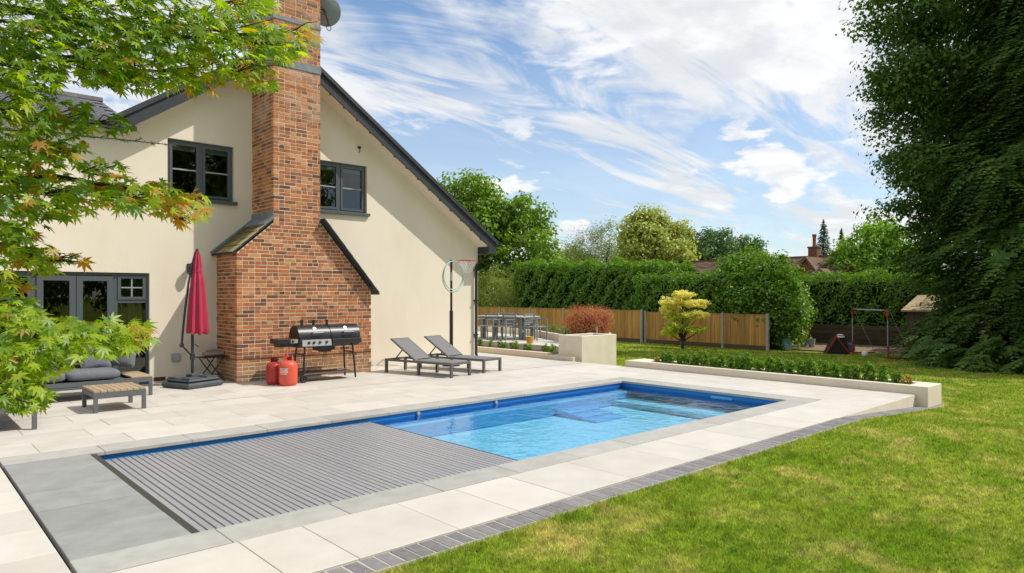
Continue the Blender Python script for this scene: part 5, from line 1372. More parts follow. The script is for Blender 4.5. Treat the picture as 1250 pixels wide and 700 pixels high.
# sleeper wall behind the barrow
sw = thing('sleeper_wall', 'low retaining wall of weathered horizontal timber sleepers under the hedge', 'retaining wall', (31.8, 9, GZ))
for j in range(4):
    for i in range(4): MB().box(-.06 + rnd.uniform(-.01, .01), .09, -4.4 + i * 2.4 + (.6 if j % 2 else 0), -4.4 + i * 2.4 + 2.39 + (.6 if j % 2 else 0), j * .215, j * .215 + .208, .012).build('sleeper', 'sleeper', sw)
# yellow maple on the lawn
g = np.random.default_rng(330)
ym = thing('yellow_maple', 'small pale yellow maple standing before the fence', 'tree', (23.6, 15.55, float(lawn_z(23.6))))
tiers = [((.0, 0, 1.85), (.55, .55, .16), 1.0), ((-.25, .3, 1.62), (.6, .6, .17), 1.2), ((.35, -.35, 1.55), (.62, .62, .16), 1.2), ((-.1, .55, 1.32), (.6, .6, .15), 1.1), ((.3, -.45, 1.18), (.6, .6, .15), 1.1), ((.0, 0, 1.1), (.7, .7, .2), 1.4), ((-.2, .2, .8), (.6, .7, .16), 1.0), ((.2, -.55, .66), (.6, .6, .12), .8), ((-.1, .45, .55), (.55, .6, .12), .8)]
for nm, sel, mt in (('crown', lambda z: z > 1.05, 'yellow_maple'), ('lower_crown', lambda z: z <= 1.05, 'yellow_maple_low')):
    Ps = []
    for c, rd, w in tiers:
        if not sel(c[2] - .1): continue
        c = (c[0] * .88, c[1] * .88, c[2] * 1.18); rd = (rd[0] * .86, rd[1] * .86, rd[2]); C = lumpy_centres(c, rd, int(60 * w), g, inner=.2, lump=.3, seedv=c[2] * 9); P, Nn = clump_points(C, .105, 26, g, .8); Ps.append((P, Nn))
    P = np.concatenate([a for a, _ in Ps]); Nn = np.concatenate([b for _, b in Ps]); V, F = leaves(P, Nn,   .075 * (.7 + .6 * g.random(len(P))), .055, g=g)
    obj(nm, np_mesh(nm, V, F, mt), mt, ym)
mb = MB(); mb.tube([(0, 0, -.08), (.02, 0, .25), (-.03, .02, .5)], [.075, .06, .05], 9)
for c, rd, w in tiers: mb.tube([(0, 0, .3), (c[0] * .5, c[1] * .5, c[2] * .75), (c[0], c[1], c[2])], [.04, .022, .008], 6, cap=False)
mb.build('trunk', 'bark', ym, smooth=True)

# wheelbarrow tipped upright
wbq = thing('wheelbarrow', 'yellow wheelbarrow tipped up against the sleeper wall', 'wheelbarrow', (30.9, 13.72, GZ), R(195))
tray = MB(); V = []
for (z, wx, wy) in ((0, .22, .30), (.28, .34, .46)):
    V += [(-wx, -wy, z), (wx, -wy, z), (wx, wy, z), (-wx, wy, z)]
V += [(x * .94, y * .94, z + .012) for x, y, z in V[:4]] + [(x * .95, y * .95, z) for x, y, z in V[4:8]]
tray.add(V, [(0, 1, 5, 4), (1, 2, 6, 5), (2, 3, 7, 6), (3, 0, 4, 7), (3, 2, 1, 0), (8, 9, 10, 11), (12, 13, 9, 8), (13, 14, 10, 9), (14, 15, 11, 10), (15, 12, 8, 11), (4, 5, 13, 12), (5, 6, 14, 13), (6, 7, 15, 14), (7, 4, 12, 15)])
to = tray.build('tray', 'barrow_yellow', wbq); to.rotation_euler = (R(72), 0, R(8)); to.location = (0, .05, .50)
m = MB()
for sx in (-1, 1): m.tube([(sx * .10, -.05, .14), (sx * .20, -.10, .45), (sx * .27, .10, .95), (sx * .29, .30, 1.15)], .018, 7)
m.tube([(-.16, -.08, .3), (.16, -.08, .3)], .014, 6); m.build('handle_frame', 'sleeper', wbq, smooth=True)
w_ = MB(); w_.torus((0, -.20, .20), .145, .05, 'x', 22, 8); wo_ = w_.build('wheel', 'rubber', wbq, smooth=True)
h_ = MB(); h_.tube([(-.05, -.20, .20), (.05, -.20, .20)], .10, 14); h_.build('rim', 'barrow_yellow', wo_)
# planting stake beside it
m = MB(); m.tube([(0, 0, 0), (.02, .05, .8), (.0, .08, 1.15)], .028, 7); so = m.build('wooden_stake', 'shed_roof', None, smooth=True); so.location = (30.6, 14.2, GZ - .02); tag(so, 'pale wooden stake leaning beside the wheelbarrow', 'stake')
# pots by the fence end
for (x, y, r_, h_, mt, lb) in ((26.9, 12.85, .17, .42, 'pot_green', 'green plastic bucket by the fence end post'), (26.75, 12.70, .15, .25, 'pot_blue', 'grey blue pot in front of the green bucket'), (28.9, 13.0, .19, .3, 'pot_blue', 'grey blue pot under the big shrub'), (28.7, 12.6, .15, .36, 'vent_grey', 'pale grey pot under the big shrub')):
    m = MB(); m.lathe([(.001, 0), (r_ * .75, 0), (r_, h_ * .92), (r_ * 1.08, h_ * .93), (r_ * 1.08, h_), (r_ * .94, h_), (r_ * .70, h_ * .15), (.001, h_ * .15)], n=20); o = m.build('pot', mt, None, smooth=True); o.location = (x, y, GZ); tag(o, lb, 'pot')
# goal frame
ga, gb = Vector((26.6, 10.15, 0)), Vector((25.15, 8.45, 0)); dv = (gb - ga); GL = dv.length
goal = thing('football_goal', 'red and steel goal frame standing on the shaded lawn', 'goal', (ga.x, ga.y, GZ + .02), math.atan2(dv.y, dv.x))
gh = 1.66
for x in (0, GL):
    MB().tube([(x, 0, .45), (x, 0, gh - .32)], .016, 8).build('post', 'goal_steel', goal, smooth=True)
    MB().tube([(x, 0, 0), (x, 0, .46)], .032, 8).build('post_foot', 'goal_red', goal, smooth=True)
    s_ = 1 if x == 0 else -1
    m = MB(); m.tube([(x, 0, gh - .33), (x, 0, gh - .04), (x + s_ * .05, 0, gh), (x + s_ * .28, 0, gh)], .03, 8); m.build('corner_joint', 'goal_red', goal, smooth=True)
    MB().tube([(x, 0, .04), (x, .85, .04)], .028, 7).build('ground_bar', 'goal_red', goal, smooth=True)
    MB().tube([(x, .85, .04), (x, .10, gh - .1)], .008, 6).build('back_stay', 'goal_steel', goal, smooth=True)
MB().tube([(.27, 0, gh), (GL - .27, 0, gh)], .022, 8).build('crossbar', 'goal_steel', goal, smooth=True)
MB().tube([(0, .85, .04), (GL, .85, .04)], .02, 7).build('rear_bar', 'goal_steel', goal, smooth=True)
# small red framed trolley with a white cap
tr = thing('garden_trolley', 'dark garden trolley with crossed red bars and white domed lid', 'trolley', (26.6, 10.75, GZ), R(-50))
m = MB(); m.prism([(-.40, .0), (.42, .0), (.30, .58), (-.10, .62)], 'y', -.22, .22); m.build('body', 'rubber', tr)
m = MB(); m.bar((-.45, -.25, .0), (-.05, -.25, .66), .05, .04); m.bar((-.12, -.255, .70), (.40, -.255, .02), .05, .04); m.bar((-.12, -.25, .69), (.30, -.25, .69), .03, .03); m.build('bars', 'goal_red', tr)
m = MB(); m.lathe([(.001, .0), (.16, .0), (.15, .06), (.10, .11), (.001, .13)], (.15, 0, .60), 18); m.build('dome_lid', 'white_plastic', tr, smooth=True)
m = MB(); m.box(.30, .62, -.18, .18, .05, .40, .06); m.build('bag', 'blue_cloth', tr)
ball = MB(); ball.lathe([(.11 * math.sin(math.pi * k / 12) + 1e-4, .11 - .11 * math.cos(math.pi * k / 12)) for k in range(13)], n=20); bo = ball.build('ball', 'white_plastic', None, smooth=True); bo.location = (25.6, 9.35, GZ + .01); tag(bo, 'small white ball lying inside the red goal frame', 'ball')
# shed at the tree's edge
sd = thing('shed', 'small dark timber shed with sunlit tan roof beside the big conifer', 'shed', (30.3, 8.0, GZ))
m = MB()
for k in range(9): m.box(-.9, -.87, -1.2 + k * .267, -1.2 + k * .267 + .26, 0, 1.62)
m.box(-.868, .9, -1.2, 1.2, 0, 1.62); m.build('wall', 'shed_wood', sd)
m = MB(); m.prism([(-1.08, 1.56), (0.95, 2.15), (0.95, 2.21), (-1.08, 1.62)], 'y', -1.35, 1.35); m.build('roof', 'shed_roof', sd)
MB().box(-.905, -.871, -.45, .25, .03, 1.5).build('door', 'sleeper', sd)

# ================================================================== DISTANT BUILDING AND TREES
barn = thing('farm_building', 'long low brick building with mossy tiled roof beyond the hedges', 'building', (47, 26, GZ))
def BN(name, m, mt, parent=barn): m.v = [(x - 47, y - 26, z - GZ) for x, y, z in m.v]; return m.build(name, mt, parent)
BN('wall', MB().box(45.4, 49, 16.5, 33, GZ, 3.35), 'barn_brick')
m = MB(); m.prism([(45.0, 3.25), (47.2, 4.25), (49.4, 3.25), (49.4, 3.15), (47.2, 4.15), (45.0, 3.15)], 'y', 16.2, 33.3); rf = BN('roof', m, 'barn_tile')
tl = MB(); tl.box(-.09, .09, -.155, .155, 0, .03); tlm = tl.mesh('roof_tile')
m = MB()
for j in range(9):
    for i in range(54):
        u = (j + .5) / 9; x_, z_ = 45.0 + 2.2 * u, 3.25 + 1.0 * u; y_ = 16.3 + i * .315 + (.15 if j % 2 else 0); dz = rnd.uniform(0, .025)
        a = math.atan2(1.0, 2.2); cs, sn = math.cos(a) * .15, math.sin(a) * .15
        m.add([(x_ - cs, y_ - .15, z_ - sn + .05 + dz), (x_ - cs, y_ + .15, z_ - sn + .05 + dz), (x_ + cs, y_ + .15, z_ + sn + .02 + dz), (x_ + cs, y_ - .15, z_ + sn + .02 + dz)], [(0, 1, 2, 3)])
m.v = [(x - 47, y - 26, z - GZ) for x, y, z in m.v]; tag(m.build('roof_tiles', 'barn_tile', rf), kind='stuff')
m = MB(); m.box(47.05, 47.35, 16.2, 33.3, 4.22, 4.34); BN('ridge', m, 'barn_brick', rf)
BN('lean_to_wall', MB().box(43.2, 45.39, 23.5, 29.8, GZ, 2.75), 'barn_brick')
m = MB(); m.prism([(43.0, 2.65), (45.38, 3.12), (45.38, 3.18), (43.0, 2.72)], 'y', 23.4, 29.9); BN('lean_to_roof', m, 'barn_tile')
BN('lead_strip', MB().box(45.0, 45.39, 23.4, 29.9, 3.06, 3.22), 'barn_white')
m = MB(); m.box(46.8, 47.6, 32.0, 32.9, 4.0, 4.75, .02); BN('chimney', m, 'barn_brick')
m = MB(); m.box(46.7, 47.3, 20.15, 20.75, 4.0, 4.85, .02); m.box(46.65, 47.35, 20.1, 20.8, 4.85, 4.95, .02); ch2 = BN('chimney', m, 'barn_brick')
m = MB(); m.lathe([(.001, 0), (.14, 0), (.11, .2), (.12, .7), (.15, .75), (.15, .85), (.001, .85)], (47.0, 20.45, 4.94), 14); BN('chimney_pot', m, 'terracotta', ch2)
m = MB(); m.prism([(19.0, 2.0), (20.5, 2.0), (20.5, 2.9), (19.75, 3.9), (19.0, 2.9)], 'x', 44.2, 45.5); BN('gable', m, 'barn_brick')
m = MB(); m.prism([(18.9, 2.85), (19.75, 3.98), (20.6, 2.85), (20.6, 3.0), (19.75, 4.14), (18.9, 3.0)], 'x', 44.05, 46.4); BN('gable_roof', m, 'barn_tile')
m = MB(); m.prism([(17.0, 2.2), (18.3, 3.3), (19.6, 2.2)], 'x', 42.8, 45.2); BN('porch_roof', m, 'barn_tile')

def xy(pxx, d):
    p = (FW + RT * (pxx - 625) / 833.0) * d; return (float(p[0]), float(p[1]), GZ)
def zat(pyy, d): return EYE + (360 - pyy) / 833.0 * d
far = 'trees beyond the fence and hedges'
d = 50; h = zat(212, d) - GZ
broad_tree('oak_tree', 'tall full green oak rising behind the house corner', 'tree', xy(588, d), h, (4.6, 4.6, 4.4), 'oak', 1050, 44, .30, 401, r0=.35, group=far,
           blobs=[((-.6, .3, h - 3.4), (3.3, 3.3, 3.4), 1.4), ((2.2, -1.9, h - 5.6), (2.9, 2.9, 3.2), 1.2), ((-2.2, 2.0, h - 5.5), (3.2, 3.2, 3.6), 1.2), ((2.6, -2.6, 2.6), (2.7, 2.7, 2.6), .8), ((-1, 1, 2.6), (3.0, 3.0, 2.6), .6)], clump=.85)
d = 62; h = zat(272, d) - GZ
broad_tree('willow_tree', 'soft grey green willow beyond the laurel hedge', 'tree', xy(735, d), h, (3.2, 3.2, 4.4), 'willow', 420, 46, .24, 402, r0=.25, group=far, blobs=[((0, 0, h - 3.4), (2.6, 2.6, 3.4), 1), ((1.2, -1.4, h - 4.2), (2.4, 2.4, 3.3), .8), ((-1.6, 1.6, h - 4.8), (2.0, 2.0, 3.0), .7)], clump=.75, zflat=1.3, asp=.25)
d = 56; h = zat(258, d) - GZ
broad_tree('golden_tree', 'rounded golden green tree next to the willow', 'tree', xy(797, d), h, (2.7, 2.7, 4.0), 'golden', 520, 46, .28, 403, r0=.25, group=far, blobs=[((-.4, .4, h - 2.4), (2.0, 2.0, 2.4), 1.2), ((.9, -.9, h - 3.6), (2.0, 2.0, 2.7), 1.1), ((-1.0, .9, h - 4.4), (1.8, 1.8, 2.4), .8)], clump=.65)
d = 75; h = zat(283, d) - GZ
broad_tree('far_tree', 'dark green distant tree over the tiled roof beside the golden tree', 'tree', xy(868, d), h, (3.0, 3.0, 3.4), 'far_tree', 330, 40, .32, 404, r0=.25, group=far, clump=.8)
d = 82; h = zat(289, d) - GZ
broad_tree('far_tree', 'low open crowned distant tree over the tiled roof behind the big shrub', 'tree', xy(912, d), h, (2.2, 2.2, 2.8), 'far_tree', 210, 34, .32, 405, r0=.2, group=far, clump=.7)
d = 80; h = zat(296, d) - GZ
broad_tree('far_tree', 'bushy mid green distant tree left of the dark one above the roof', 'tree', xy(843, d), h, (1.9, 1.9, 3.0), 'oak', 170, 34, .3, 406, r0=.2, group=far, clump=.7)
d = 72; h = zat(300, d) - GZ
broad_tree('far_tree', 'thin low tree between the oak and the willow', 'tree', xy(697, d), h, (2.2, 2.2, 2.4), 'willow', 170, 30, .3, 407, r0=.2, group=far, clump=.7)
d = 44; h = zat(270, d) - GZ
broad_tree('leafy_tree', 'bright fresh green tree between far conifers and the big dark tree', 'tree', xy(1072, d), h, (2.6, 2.6, 3.2), 'bright_tree', 480, 44, .24, 408, r0=.22, group=far, blobs=[((0, 0, h - 2.2), (1.9, 1.9, 2.2), 1.2), ((-1.1, 1.1, h - 3.6), (1.6, 1.6, 2.0), .9), ((1.6, -1.4, h - 3.4), (2.0, 2.0, 2.4), 1.0)], clump=.6)
def far_conifer(label, base, h, r_, seed):
    g = np.random.default_rng(seed); t = thing('far_conifer', label, 'tree', base, group=far); n = 5200
    z = h * (1 - g.random(n) ** .62 * .92); R_ = r_ * (1 - z / h) ** .8 * (.55 + .45 * np.sin(z * 5 + g.random(n)) ** 2); a = g.uniform(0, 2 * math.pi, n); q_ = g.random(n) ** .5
    P = np.stack([R_ * q_ * np.cos(a), R_ * q_ * np.sin(a), z - R_ * q_ * .35], 1); td = np.stack([np.cos(a), np.sin(a), -.4 + 0 * a], 1); Nn = np.stack([.3 * np.cos(a), .3 * np.sin(a), 1 + 0 * a], 1) + g.normal(size=P.shape) * .4
    V, F = leaves(P, Nn, .34, .12, td, g); obj('crown', np_mesh('crown', V, F, 'far_conifer'), 'far_conifer', t)
    MB().tube([(0, 0, -.1), (0, 0, h * .95)], [.2, .03], 8).build('trunk', 'bark', t)
d = 72
far_conifer('taller slim blue green conifer beside the chimney pot', xy(1005, d), zat(268, d) - GZ, 2.7, 420)
far_conifer('shorter slim blue green conifer behind the bright tree', xy(1027, 76), zat(279, 76) - GZ, 2.0, 421)

# trees on the garden's other side, mirrored in the house windows
for i, (x_, y_, hh) in enumerate(((-2.0, -17.0, 13.0), (5.5, -18.5, 14.5), (12.5, -17.0, 13.5), (20.0, -19.0, 14.0))):
    broad_tree('garden_tree', ['broad green tree opposite the daybed across the lawn', 'tallest green tree across the lawn from the parasol', 'spreading green tree across the lawn from the chimney', 'green tree across the lawn from the loungers'][i], 'tree', (x_, y_, -.03), hh, (4.6, 4.0, 6.2), 'oak', 420, 34, .42, 440 + i, r0=.32, group='trees across the lawn', blobs=[((0, 0, hh - 5.0), (4.3, 3.6, 5.0), 2), ((.5, 0, 3.6), (4.4, 3.4, 3.4), 1)], clump=1.0)

# ---------------------------------------------------------------- the big dark trees on the right
g = np.random.default_rng(500)
bz = float(lawn_z(24.5))
BT = (26.6, 3.9)
broad_tree('beech_tree', 'tall dark leafy beech rising behind the drooping conifer', 'tree', (28.6, 5.7, GZ), 15.5, (4, 4, 6), 'beech', 1750, 62, .15, 501, trunk_h=7, r0=.38,
           blobs=[((0, 0, 10.5), (3.6, 3.6, 5.0), 2.2), ((-1.0, 1.2, 7.6), (2.3, 2.3, 3.6), 1.2), ((-.6, .9, 4.4), (2.2, 2.2, 2.6), .7), ((1.5, -2, 9), (3.5, 3.5, 6), 1), ((-2.6, 2.4, 12.2), (1.5, 1.5, 1.3), .3), ((-2.5, 2.3, 9.6), (1.3, 1.3, 1.0), .22), ((-2.1, 2.0, 6.6), (1.3, 1.3, .8), .16)], clump=.85, inner=.4, zflat=.42)
cy_ = thing('cypress_tree', 'huge dark green conifer with drooping sprays at the lawn edge', 'tree', (BT[0], BT[1], bz))
hC = 15.5
fr_t = np.linspace(0.06, 1, 9)      # frond template: flat fan of leaflets along a drooping rib
tpl = []
for q_ in fr_t:
    for s_ in (-1, 1):
        tpl.append((q_, s_))
nf = 10500
zf = hC * (g.random(nf) ** 1.05) * .97 + .15
Rz = 3.75 * (1 - (zf / hC) ** 1.7) ** .75 * (.85 + .15 * np.sin(zf * 2.3)) + .25
ang = g.uniform(0, 2 * math.pi, nf)
lob = 1 + .16 * np.sin(ang * 5 + zf * 1.3) + .10 * np.sin(ang * 9 - zf * 2.1)
qq = .62 + .42 * g.random(nf) ** .6
Pf = np.stack([Rz * lob * qq * np.cos(ang), Rz * lob * qq * np.sin(ang), zf], 1)
out = np.stack([np.cos(ang + g.normal(0, .35, nf)), np.sin(ang + g.normal(0, .35, nf)), g.normal(-.05, .25, nf)], 1); out = unit(out)
side = unit(np.cross(out, np.array([0, 0, 1.0]))); Lf = .55 + .65 * g.random(nf)
VV = []; 
for (q_, s_) in tpl:
    rib = Pf + out * (Lf * q_)[:, None] + np.array([0, 0, -1.0]) * (Lf * (.62 * q_ ** 2))[:, None]
    ll = (Lf * (.30 * (1 - q_ * .75)))[:, None]; dirv = unit(out * .75 + side * s_ + np.array([0, 0, -.45]) + g.normal(size=(nf, 3)) * .12)
    upv = unit(np.cross(dirv, out) + 1e-6); w_ = (ll * .26)
    tip = rib + dirv * ll; mid = rib + dirv * ll * .5; bv = unit(np.cross(dirv, np.array([0, 0, 1.0]) + out * .5))
    VV.append(np.stack([rib, mid + bv * w_, tip, mid - bv * w_], 1))
VV = np.stack(VV, 1).reshape(-1, 3); nq = len(VV) // 4
Fq = np.arange(nq)[:, None] * 4 + np.array([0, 1, 2, 3])
obj('crown', np_mesh('crown', VV, Fq, 'cypress'), 'cypress', cy_)
mb = MB(); mb.tube([(0, 0, -.1), (0, 0, 5), (0, 0, hC * .95)], [.45, .32, .04], 12)
for k in range(60):
    z = .8 + 13 * k / 60; a = k * 2.4; rr = 3.2 * (1 - (z / hC) ** 1.7) ** .75; mb.tube([(0, 0, z), (rr * .5 * math.cos(a), rr * .5 * math.sin(a), z + .25), (rr * math.cos(a), rr * math.sin(a), z + .05)], [.06, .04, .01], 5, cap=False)
mb.build('trunk', 'bark', cy_, smooth=True)

# ================================================================== FOREGROUND JAPANESE MAPLE
TM = np.array([-0.55, 3.95, -0.03])
maple = thing('japanese_maple', 'overhanging green and gold japanese maple framing the view', 'tree', tuple(TM))
LA = [0, 37, -37, 76, -76, 118, -118]; LR = [1.0, .93, .93, .72, .72, .42, .42]
def leaf_template(seed, lobe_w=0.30):
    r_ = random.Random(seed); order = sorted(range(7), key=lambda i: LA[i]); V = [(0, 0, 0.0)]; tips = []; sinus = []
    for k, i in enumerate(order):
        a = R(LA[i] + r_.uniform(-4, 4)); L_ = LR[i] * r_.uniform(.92, 1.05); tips.append((L_ * math.cos(a), L_ * math.sin(a), -.24 * L_ * L_ + r_.uniform(-.10, .10), a, L_))
    angs = [LA[i] for i in order]
    sa = [angs[0] - 25] + [(angs[k] + angs[k + 1]) / 2 for k in range(6)] + [angs[-1] + 25]
    for k, a in enumerate(sa):
        rr = .20 if k in (0, 7) else .31; sinus.append((rr * math.cos(R(a)), rr * math.sin(R(a)), -.01))
    V += [tuple(s_) for s_ in sinus]; F = []
    for k, (x, y, z, a, L_) in enumerate(tips):
        w = .118 * (L_ ** .5); mx, my = x * .52, y * .52
        o = len(V); V += [(mx + w * math.sin(a), my - w * math.cos(a), z * .3 + .02), (mx - w * math.sin(a), my + w * math.cos(a), z * .3 + .02), (x, y, z), (mx, my, z * .28 - .015)]
        F += [(0, 1 + k, o, o + 3), (0, o + 3, o + 1, 2 + k), (o, o + 2, o + 3, o + 3), (o + 3, o + 2, o + 1, o + 1)]
    return np.array(V), F
tmpl = [leaf_template(s_) for s_ in range(6)]
def tri(F):
    T_ = []
    for f in F:
        f = list(dict.fromkeys(f)); T_ += [(f[0], f[i], f[i + 1]) for i in range(1, len(f) - 1)]
    return np.array(T_)
# leafy sprays: (centre px, py, half width, half height, count, distance, tone weights green/lime/orange)
SPR = [(30, 25, 90, 45, 200, 2.55, (.75, .22, .03)), (130, 22, 90, 45, 230, 2.6, (.75, .22, .03)), (215, 30, 70, 45, 190, 2.7, (.75, .22, .03)), (285, 42, 55, 36, 120, 2.8, (.65, .28, .07)), (335, 55, 36, 26, 56, 2.85, (.45, .40, .15)), (372, 40, 18, 18, 10, 2.9, (.3, .3, .4)),
       (165, 85, 60, 30, 110, 2.75, (.75, .2, .05)), (235, 88, 45, 24, 64, 2.9, (.55, .25, .2)), (110, 72, 60, 36, 120, 2.6, (.75, .22, .03)), (30, 80, 50, 40, 130, 2.5, (.7, .28, .02)), (300, 5, 40, 14, 40, 2.8, (.5, .4, .1)), (310, 92, 30, 18, 26, 2.9, (.4, .3, .3)),
       (22, 140, 48, 40, 140, 2.5, (.6, .35, .05)), (85, 145, 38, 22, 46, 2.8, (.8, .15, .05)), (140, 150, 26, 12, 16, 2.9, (.9, .1, 0)), (25, 195, 48, 36, 120, 2.55, (.5, .38, .12)), (75, 185, 34, 26, 46, 2.7, (.5, .35, .15)),
       (30, 250, 50, 34, 130, 2.6, (.65, .28, .07)), (85, 240, 44, 26, 76, 2.7, (.6, .3, .1)), (125, 212, 32, 18, 30, 2.75, (.4, .4, .2)), (145, 238, 34, 22, 56, 2.75, (.4, .45, .15)), (190, 243, 34, 22, 62, 2.8, (.2, .42, .38)), (232, 250, 26, 19, 42, 2.85, (.08, .3, .62)), (224, 268, 16, 10, 10, 2.85, (0, .2, .8)),
       (15, 300, 34, 30, 70, 2.6, (.6, .3, .1)), (50, 318, 28, 18, 36, 2.7, (.35, .4, .25)), (85, 316, 20, 9, 10, 2.75, (.2, .3, .5)), (10, 345, 24, 16, 26, 2.6, (.4, .4, .2)),
       (20, 400, 40, 28, 90, 2.45, (.5, .46, .04)), (75, 412, 46, 26, 110, 2.5, (.5, .48, .02)), (125, 412, 38, 24, 84, 2.55, (.25, .68, .07)), (163, 410, 26, 18, 42, 2.6, (.1, .66, .24)), (20, 450, 44, 32, 110, 2.4, (.5, .48, .02)), (58, 436, 30, 20, 46, 2.45, (.55, .43, .02)), (25, 485, 34, 20, 50, 2.35, (.8, .2, 0)), (50, 482, 18, 12, 12, 2.4, (.8, .2, 0)), (10, 375, 34, 16, 34, 2.5, (.4, .5, .1)),
       (-60, 60, 60, 90, 160, 2.5, (.8, .2, 0)), (-60, 230, 60, 90, 130, 2.5, (.7, .3, 0)), (-50, 420, 60, 70, 110, 2.4, (.6, .4, 0)), (-150, 120, 70, 140, 160, 2.55, (.8, .2, 0)), (120, -45, 180, 40, 260, 2.6, (.75, .25, 0)), (-160, -60, 130, 70, 160, 2.6, (.8, .2, 0))]
g = np.random.default_rng(77)
LV = []; LM = []; cand = []
for (cx, cy, rx, ry, cnt, dd, tone) in SPR:
    cnt = int(cnt * (1.9 if cy < 120 else 1.35))
    a = g.uniform(0, 2 * math.pi, cnt); q_ = g.random(cnt) ** .6; t1 = cx + rx * q_ * np.cos(a); t2 = cy + ry * q_ * np.sin(a) + .04 * (t1 - cx); dp_ = dd + g.normal(0, .17, cnt)
    for i in range(cnt):
        p = at(t1[i], t2[i], dp_[i]); rr = .047 * (.6 + .6 * g.random()) * dp_[i] / 2.6
        # lobes point outwards along the spray and hang a little; blades lie in loose horizontal layers
        fwd = RT * .9 + np.array([0, 0, -.55]) + g.normal(size=3) * .55 - FW * .1; nrm = np.array([0, 0, 1.0]) + g.normal(size=3) * .42 + RT * .35 - FW * .35
        nrm = nrm / np.linalg.norm(nrm); fwd = fwd - nrm * fwd.dot(nrm); fwd /= np.linalg.norm(fwd); sd_ = np.cross(nrm, fwd)
        tw_ = np.array([tone[0] * .72, tone[1] * 1.35 + tone[0] * .12, tone[2]]); tn = g.choice(3, p=tw_ / tw_.sum()); M_ = np.stack([fwd, sd_, nrm], 1) * rr
        cand.append((rr / dp_[i] if (-20 < t1[i] < 1000 and -20 < t2[i] < 700) else 0, p - TM, M_, int(g.integers(6)), tn))
cand.sort(key=lambda c: -c[0])
tones = ['green', 'lime', 'orange']; lm = {}
for k, (_, p, M_, ti, tn) in enumerate(cand[:300]):
    if (ti, tn) not in lm: lm[ti, tn] = np_mesh('leaf', tmpl[ti][0], tri(tmpl[ti][1]), 'maple_%s_single' % tones[tn])
    o = obj('leaf', lm[ti, tn], None, maple)
    o.matrix_local = Matrix([[*M_[0], p[0]], [*M_[1], p[1]], [*M_[2], p[2]], [0, 0, 0, 1]])
Vs, Fs, Ms, off = [], [], [], 0
for (_, p, M_, ti, tn) in cand[300:]:
    v = tmpl[ti][0] @ M_.T + p; f = tri(tmpl[ti][1]); Vs.append(v); Fs.append(f + off); off += len(v); Ms.append(np.full(len(f), tn))
fo = obj('foliage', np_mesh('foliage', np.concatenate(Vs), np.concatenate(Fs), matidx=np.concatenate(Ms), mats=['maple_green', 'maple_lime', 'maple_orange']), None, maple); fo['kind'] = 'stuff'
# trunk and limbs, following the sprays
lim = MB(); W3 = lambda px_, py_, d_: tuple(at(px_, py_, d_) - TM)
t0 = (0, 0, -.12); t1 = (.05, .02, .5); t2 = (-.02, -.05, 1.1); t3 = (.06, -.1, 1.8); t4 = (.10, -.2, 2.5)
lim.tube([t0, t1, t2, t3, t4], [.085, .07, .06, .05, .03], 10)
for start, pts, r0 in ((t3, [(-120, 40, 2.6), (0, 8, 2.6), (60, 18, 2.6), (120, 34, 2.65), (200, 48, 2.75), (290, 42, 2.85), (360, 44, 2.9)], .016), (t3, [(-120, 0, 2.6), (0, -20, 2.6), (150, -20, 2.6), (290, 0, 2.8)], .016),
                       (t2, [(-120, 200, 2.55), (0, 220, 2.6), (70, 216, 2.68), (140, 228, 2.75), (225, 236, 2.85), (250, 250, 2.87)], .014), (t3, [(-80, 120, 2.55), (0, 135, 2.55), (60, 148, 2.7), (130, 152, 2.9)], .011),
                       (t2, [(-60, 290, 2.6), (10, 300, 2.6), (60, 318, 2.7), (100, 320, 2.75)], .009), (t1, [(-100, 420, 2.45), (0, 425, 2.45), (70, 420, 2.5), (130, 415, 2.55), (180, 412, 2.6)], .013), (t1, [(-60, 470, 2.4), (20, 470, 2.4), (70, 482, 2.42)], .010),
                       (t3, [(-40, 60, 2.55), (60, 72, 2.6), (150, 84, 2.75), (235, 90, 2.9)], .010)):
    P_ = [start] + [W3(*p) for p in pts]; n_ = len(P_); lim.tube(P_, [.030] + [r0 * (1 - .82 * i / (n_ - 2)) + .0012 for i in range(n_ - 1)], 7, cap=False)
for (cx, cy, rx, ry, cnt, dd, tone) in SPR:      # twigs fanning through each spray
    if cx < -20: continue
    for k in range(5):
        b = W3(cx - rx * .8, cy - ry * .1, dd); e = W3(cx + rx * g.uniform(.2, .95), cy + ry * g.uniform(-.8, .8), dd + g.normal(0, .1)); mdl = tuple((np.array(b) + np.array(e)) / 2 + g.normal(size=3) * .012)
        lim.tube([b, mdl, e], [.0036, .0024, .001], 5, cap=False)
lim.build('trunk', 'maple_bark', maple, smooth=True)

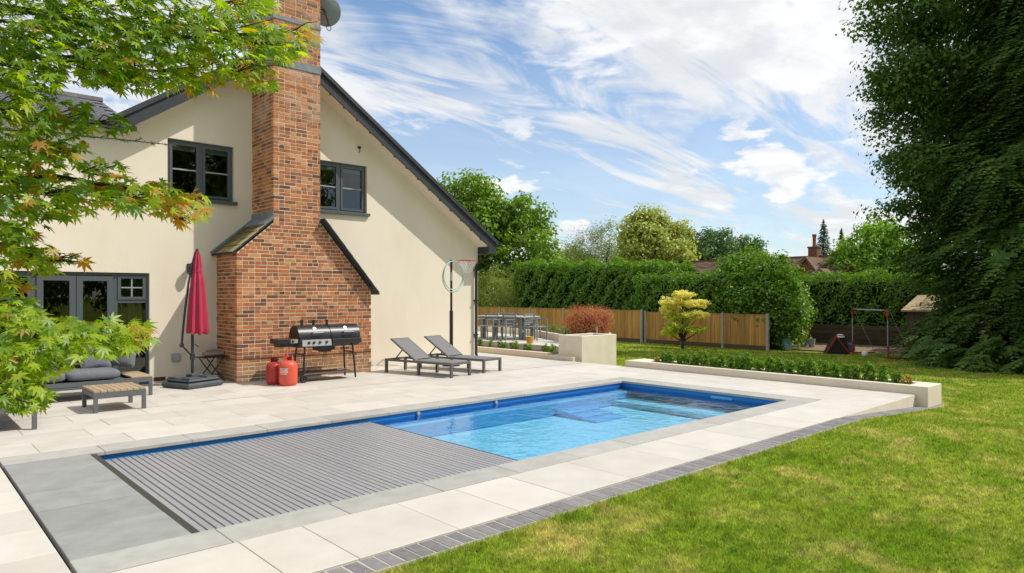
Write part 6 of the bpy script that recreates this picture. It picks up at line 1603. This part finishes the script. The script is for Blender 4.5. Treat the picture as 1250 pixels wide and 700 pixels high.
# fir bough reaching in from a young tree at the left
fir = thing('fir_tree', 'young silvery fir reaching one needled bough past the maple', 'tree', (-1.9, 8.2, 0.0))
fb = MB(); NV = []; nd = []
base_ = np.array([-1.9, 8.2, 0.0])
fb.tube([(0, 0, -.1), (0, 0, 2.4), (0, 0, 5.0)], [.09, .06, .015], 9)
g = np.random.default_rng(91)
def bough(p0, p1, sag, nt_):
    p0, p1 = np.array(p0), np.array(p1); L_ = np.linalg.norm(p1 - p0); ax = (p1 - p0) / L_; pts = [p0 + (p1 - p0) * t + np.array([0, 0, sag * 4 * t * (1 - t)]) for t in np.linspace(0, 1, 9)]
    fb.tube([tuple(p) for p in pts], list(np.linspace(.022, .004, 9)), 6, cap=False); sdv = np.cross(ax, [0, 0, 1.0]); sdv /= np.linalg.norm(sdv)
    tw = [(pts[i], pts[i + 1]) for i in range(3, 8)]
    for k in range(nt_):
        t = .42 + .56 * k / nt_; s_ = -1 if k % 2 else 1; b = p0 + (p1 - p0) * t + np.array([0, 0, sag * 4 * t * (1 - t)]); e = b + (ax * .8 + sdv * s_ * .8 + g.normal(size=3) * .15) * (.34 * (1.15 - t))
        fb.tube([tuple(b), tuple(e)], [.006, .003], 5, cap=False); tw.append((b, e))
    for b, e in tw:
        L2 = np.linalg.norm(e - b); nn2 = int(L2 / .0035); ta = (e - b) / L2
        for t in g.random(nn2): 
            dv_ = g.normal(size=3); dv_ -= ta * dv_.dot(ta); dv_ /= np.linalg.norm(dv_); nd.append((b + (e - b) * t, dv_ * .8 + ta * .5))
tgt = at(216, 178, 6.9) - base_
bough((0, 0, tgt[2] - .25), tuple(tgt), .08, 16)
for k in range(10): a = k * 2.4; z = 1.2 + k * .38; bough((0, 0, z), (1.1 * (1 - z / 6.5) * math.cos(a), 1.1 * (1 - z / 6.5) * math.sin(a), z - .1), .05, 8)
P = np.array([a for a, b in nd]); D = np.array([b for a, b in nd]); V, F = leaves(P + unit(D) * .014, np.cross(D, g.normal(size=D.shape)), .030, .0042, D, g)
obj('needles', np_mesh('needles', V, F, 'fir_needle'), 'fir_needle', fir); fb.build('trunk', 'bark', fir, smooth=True)
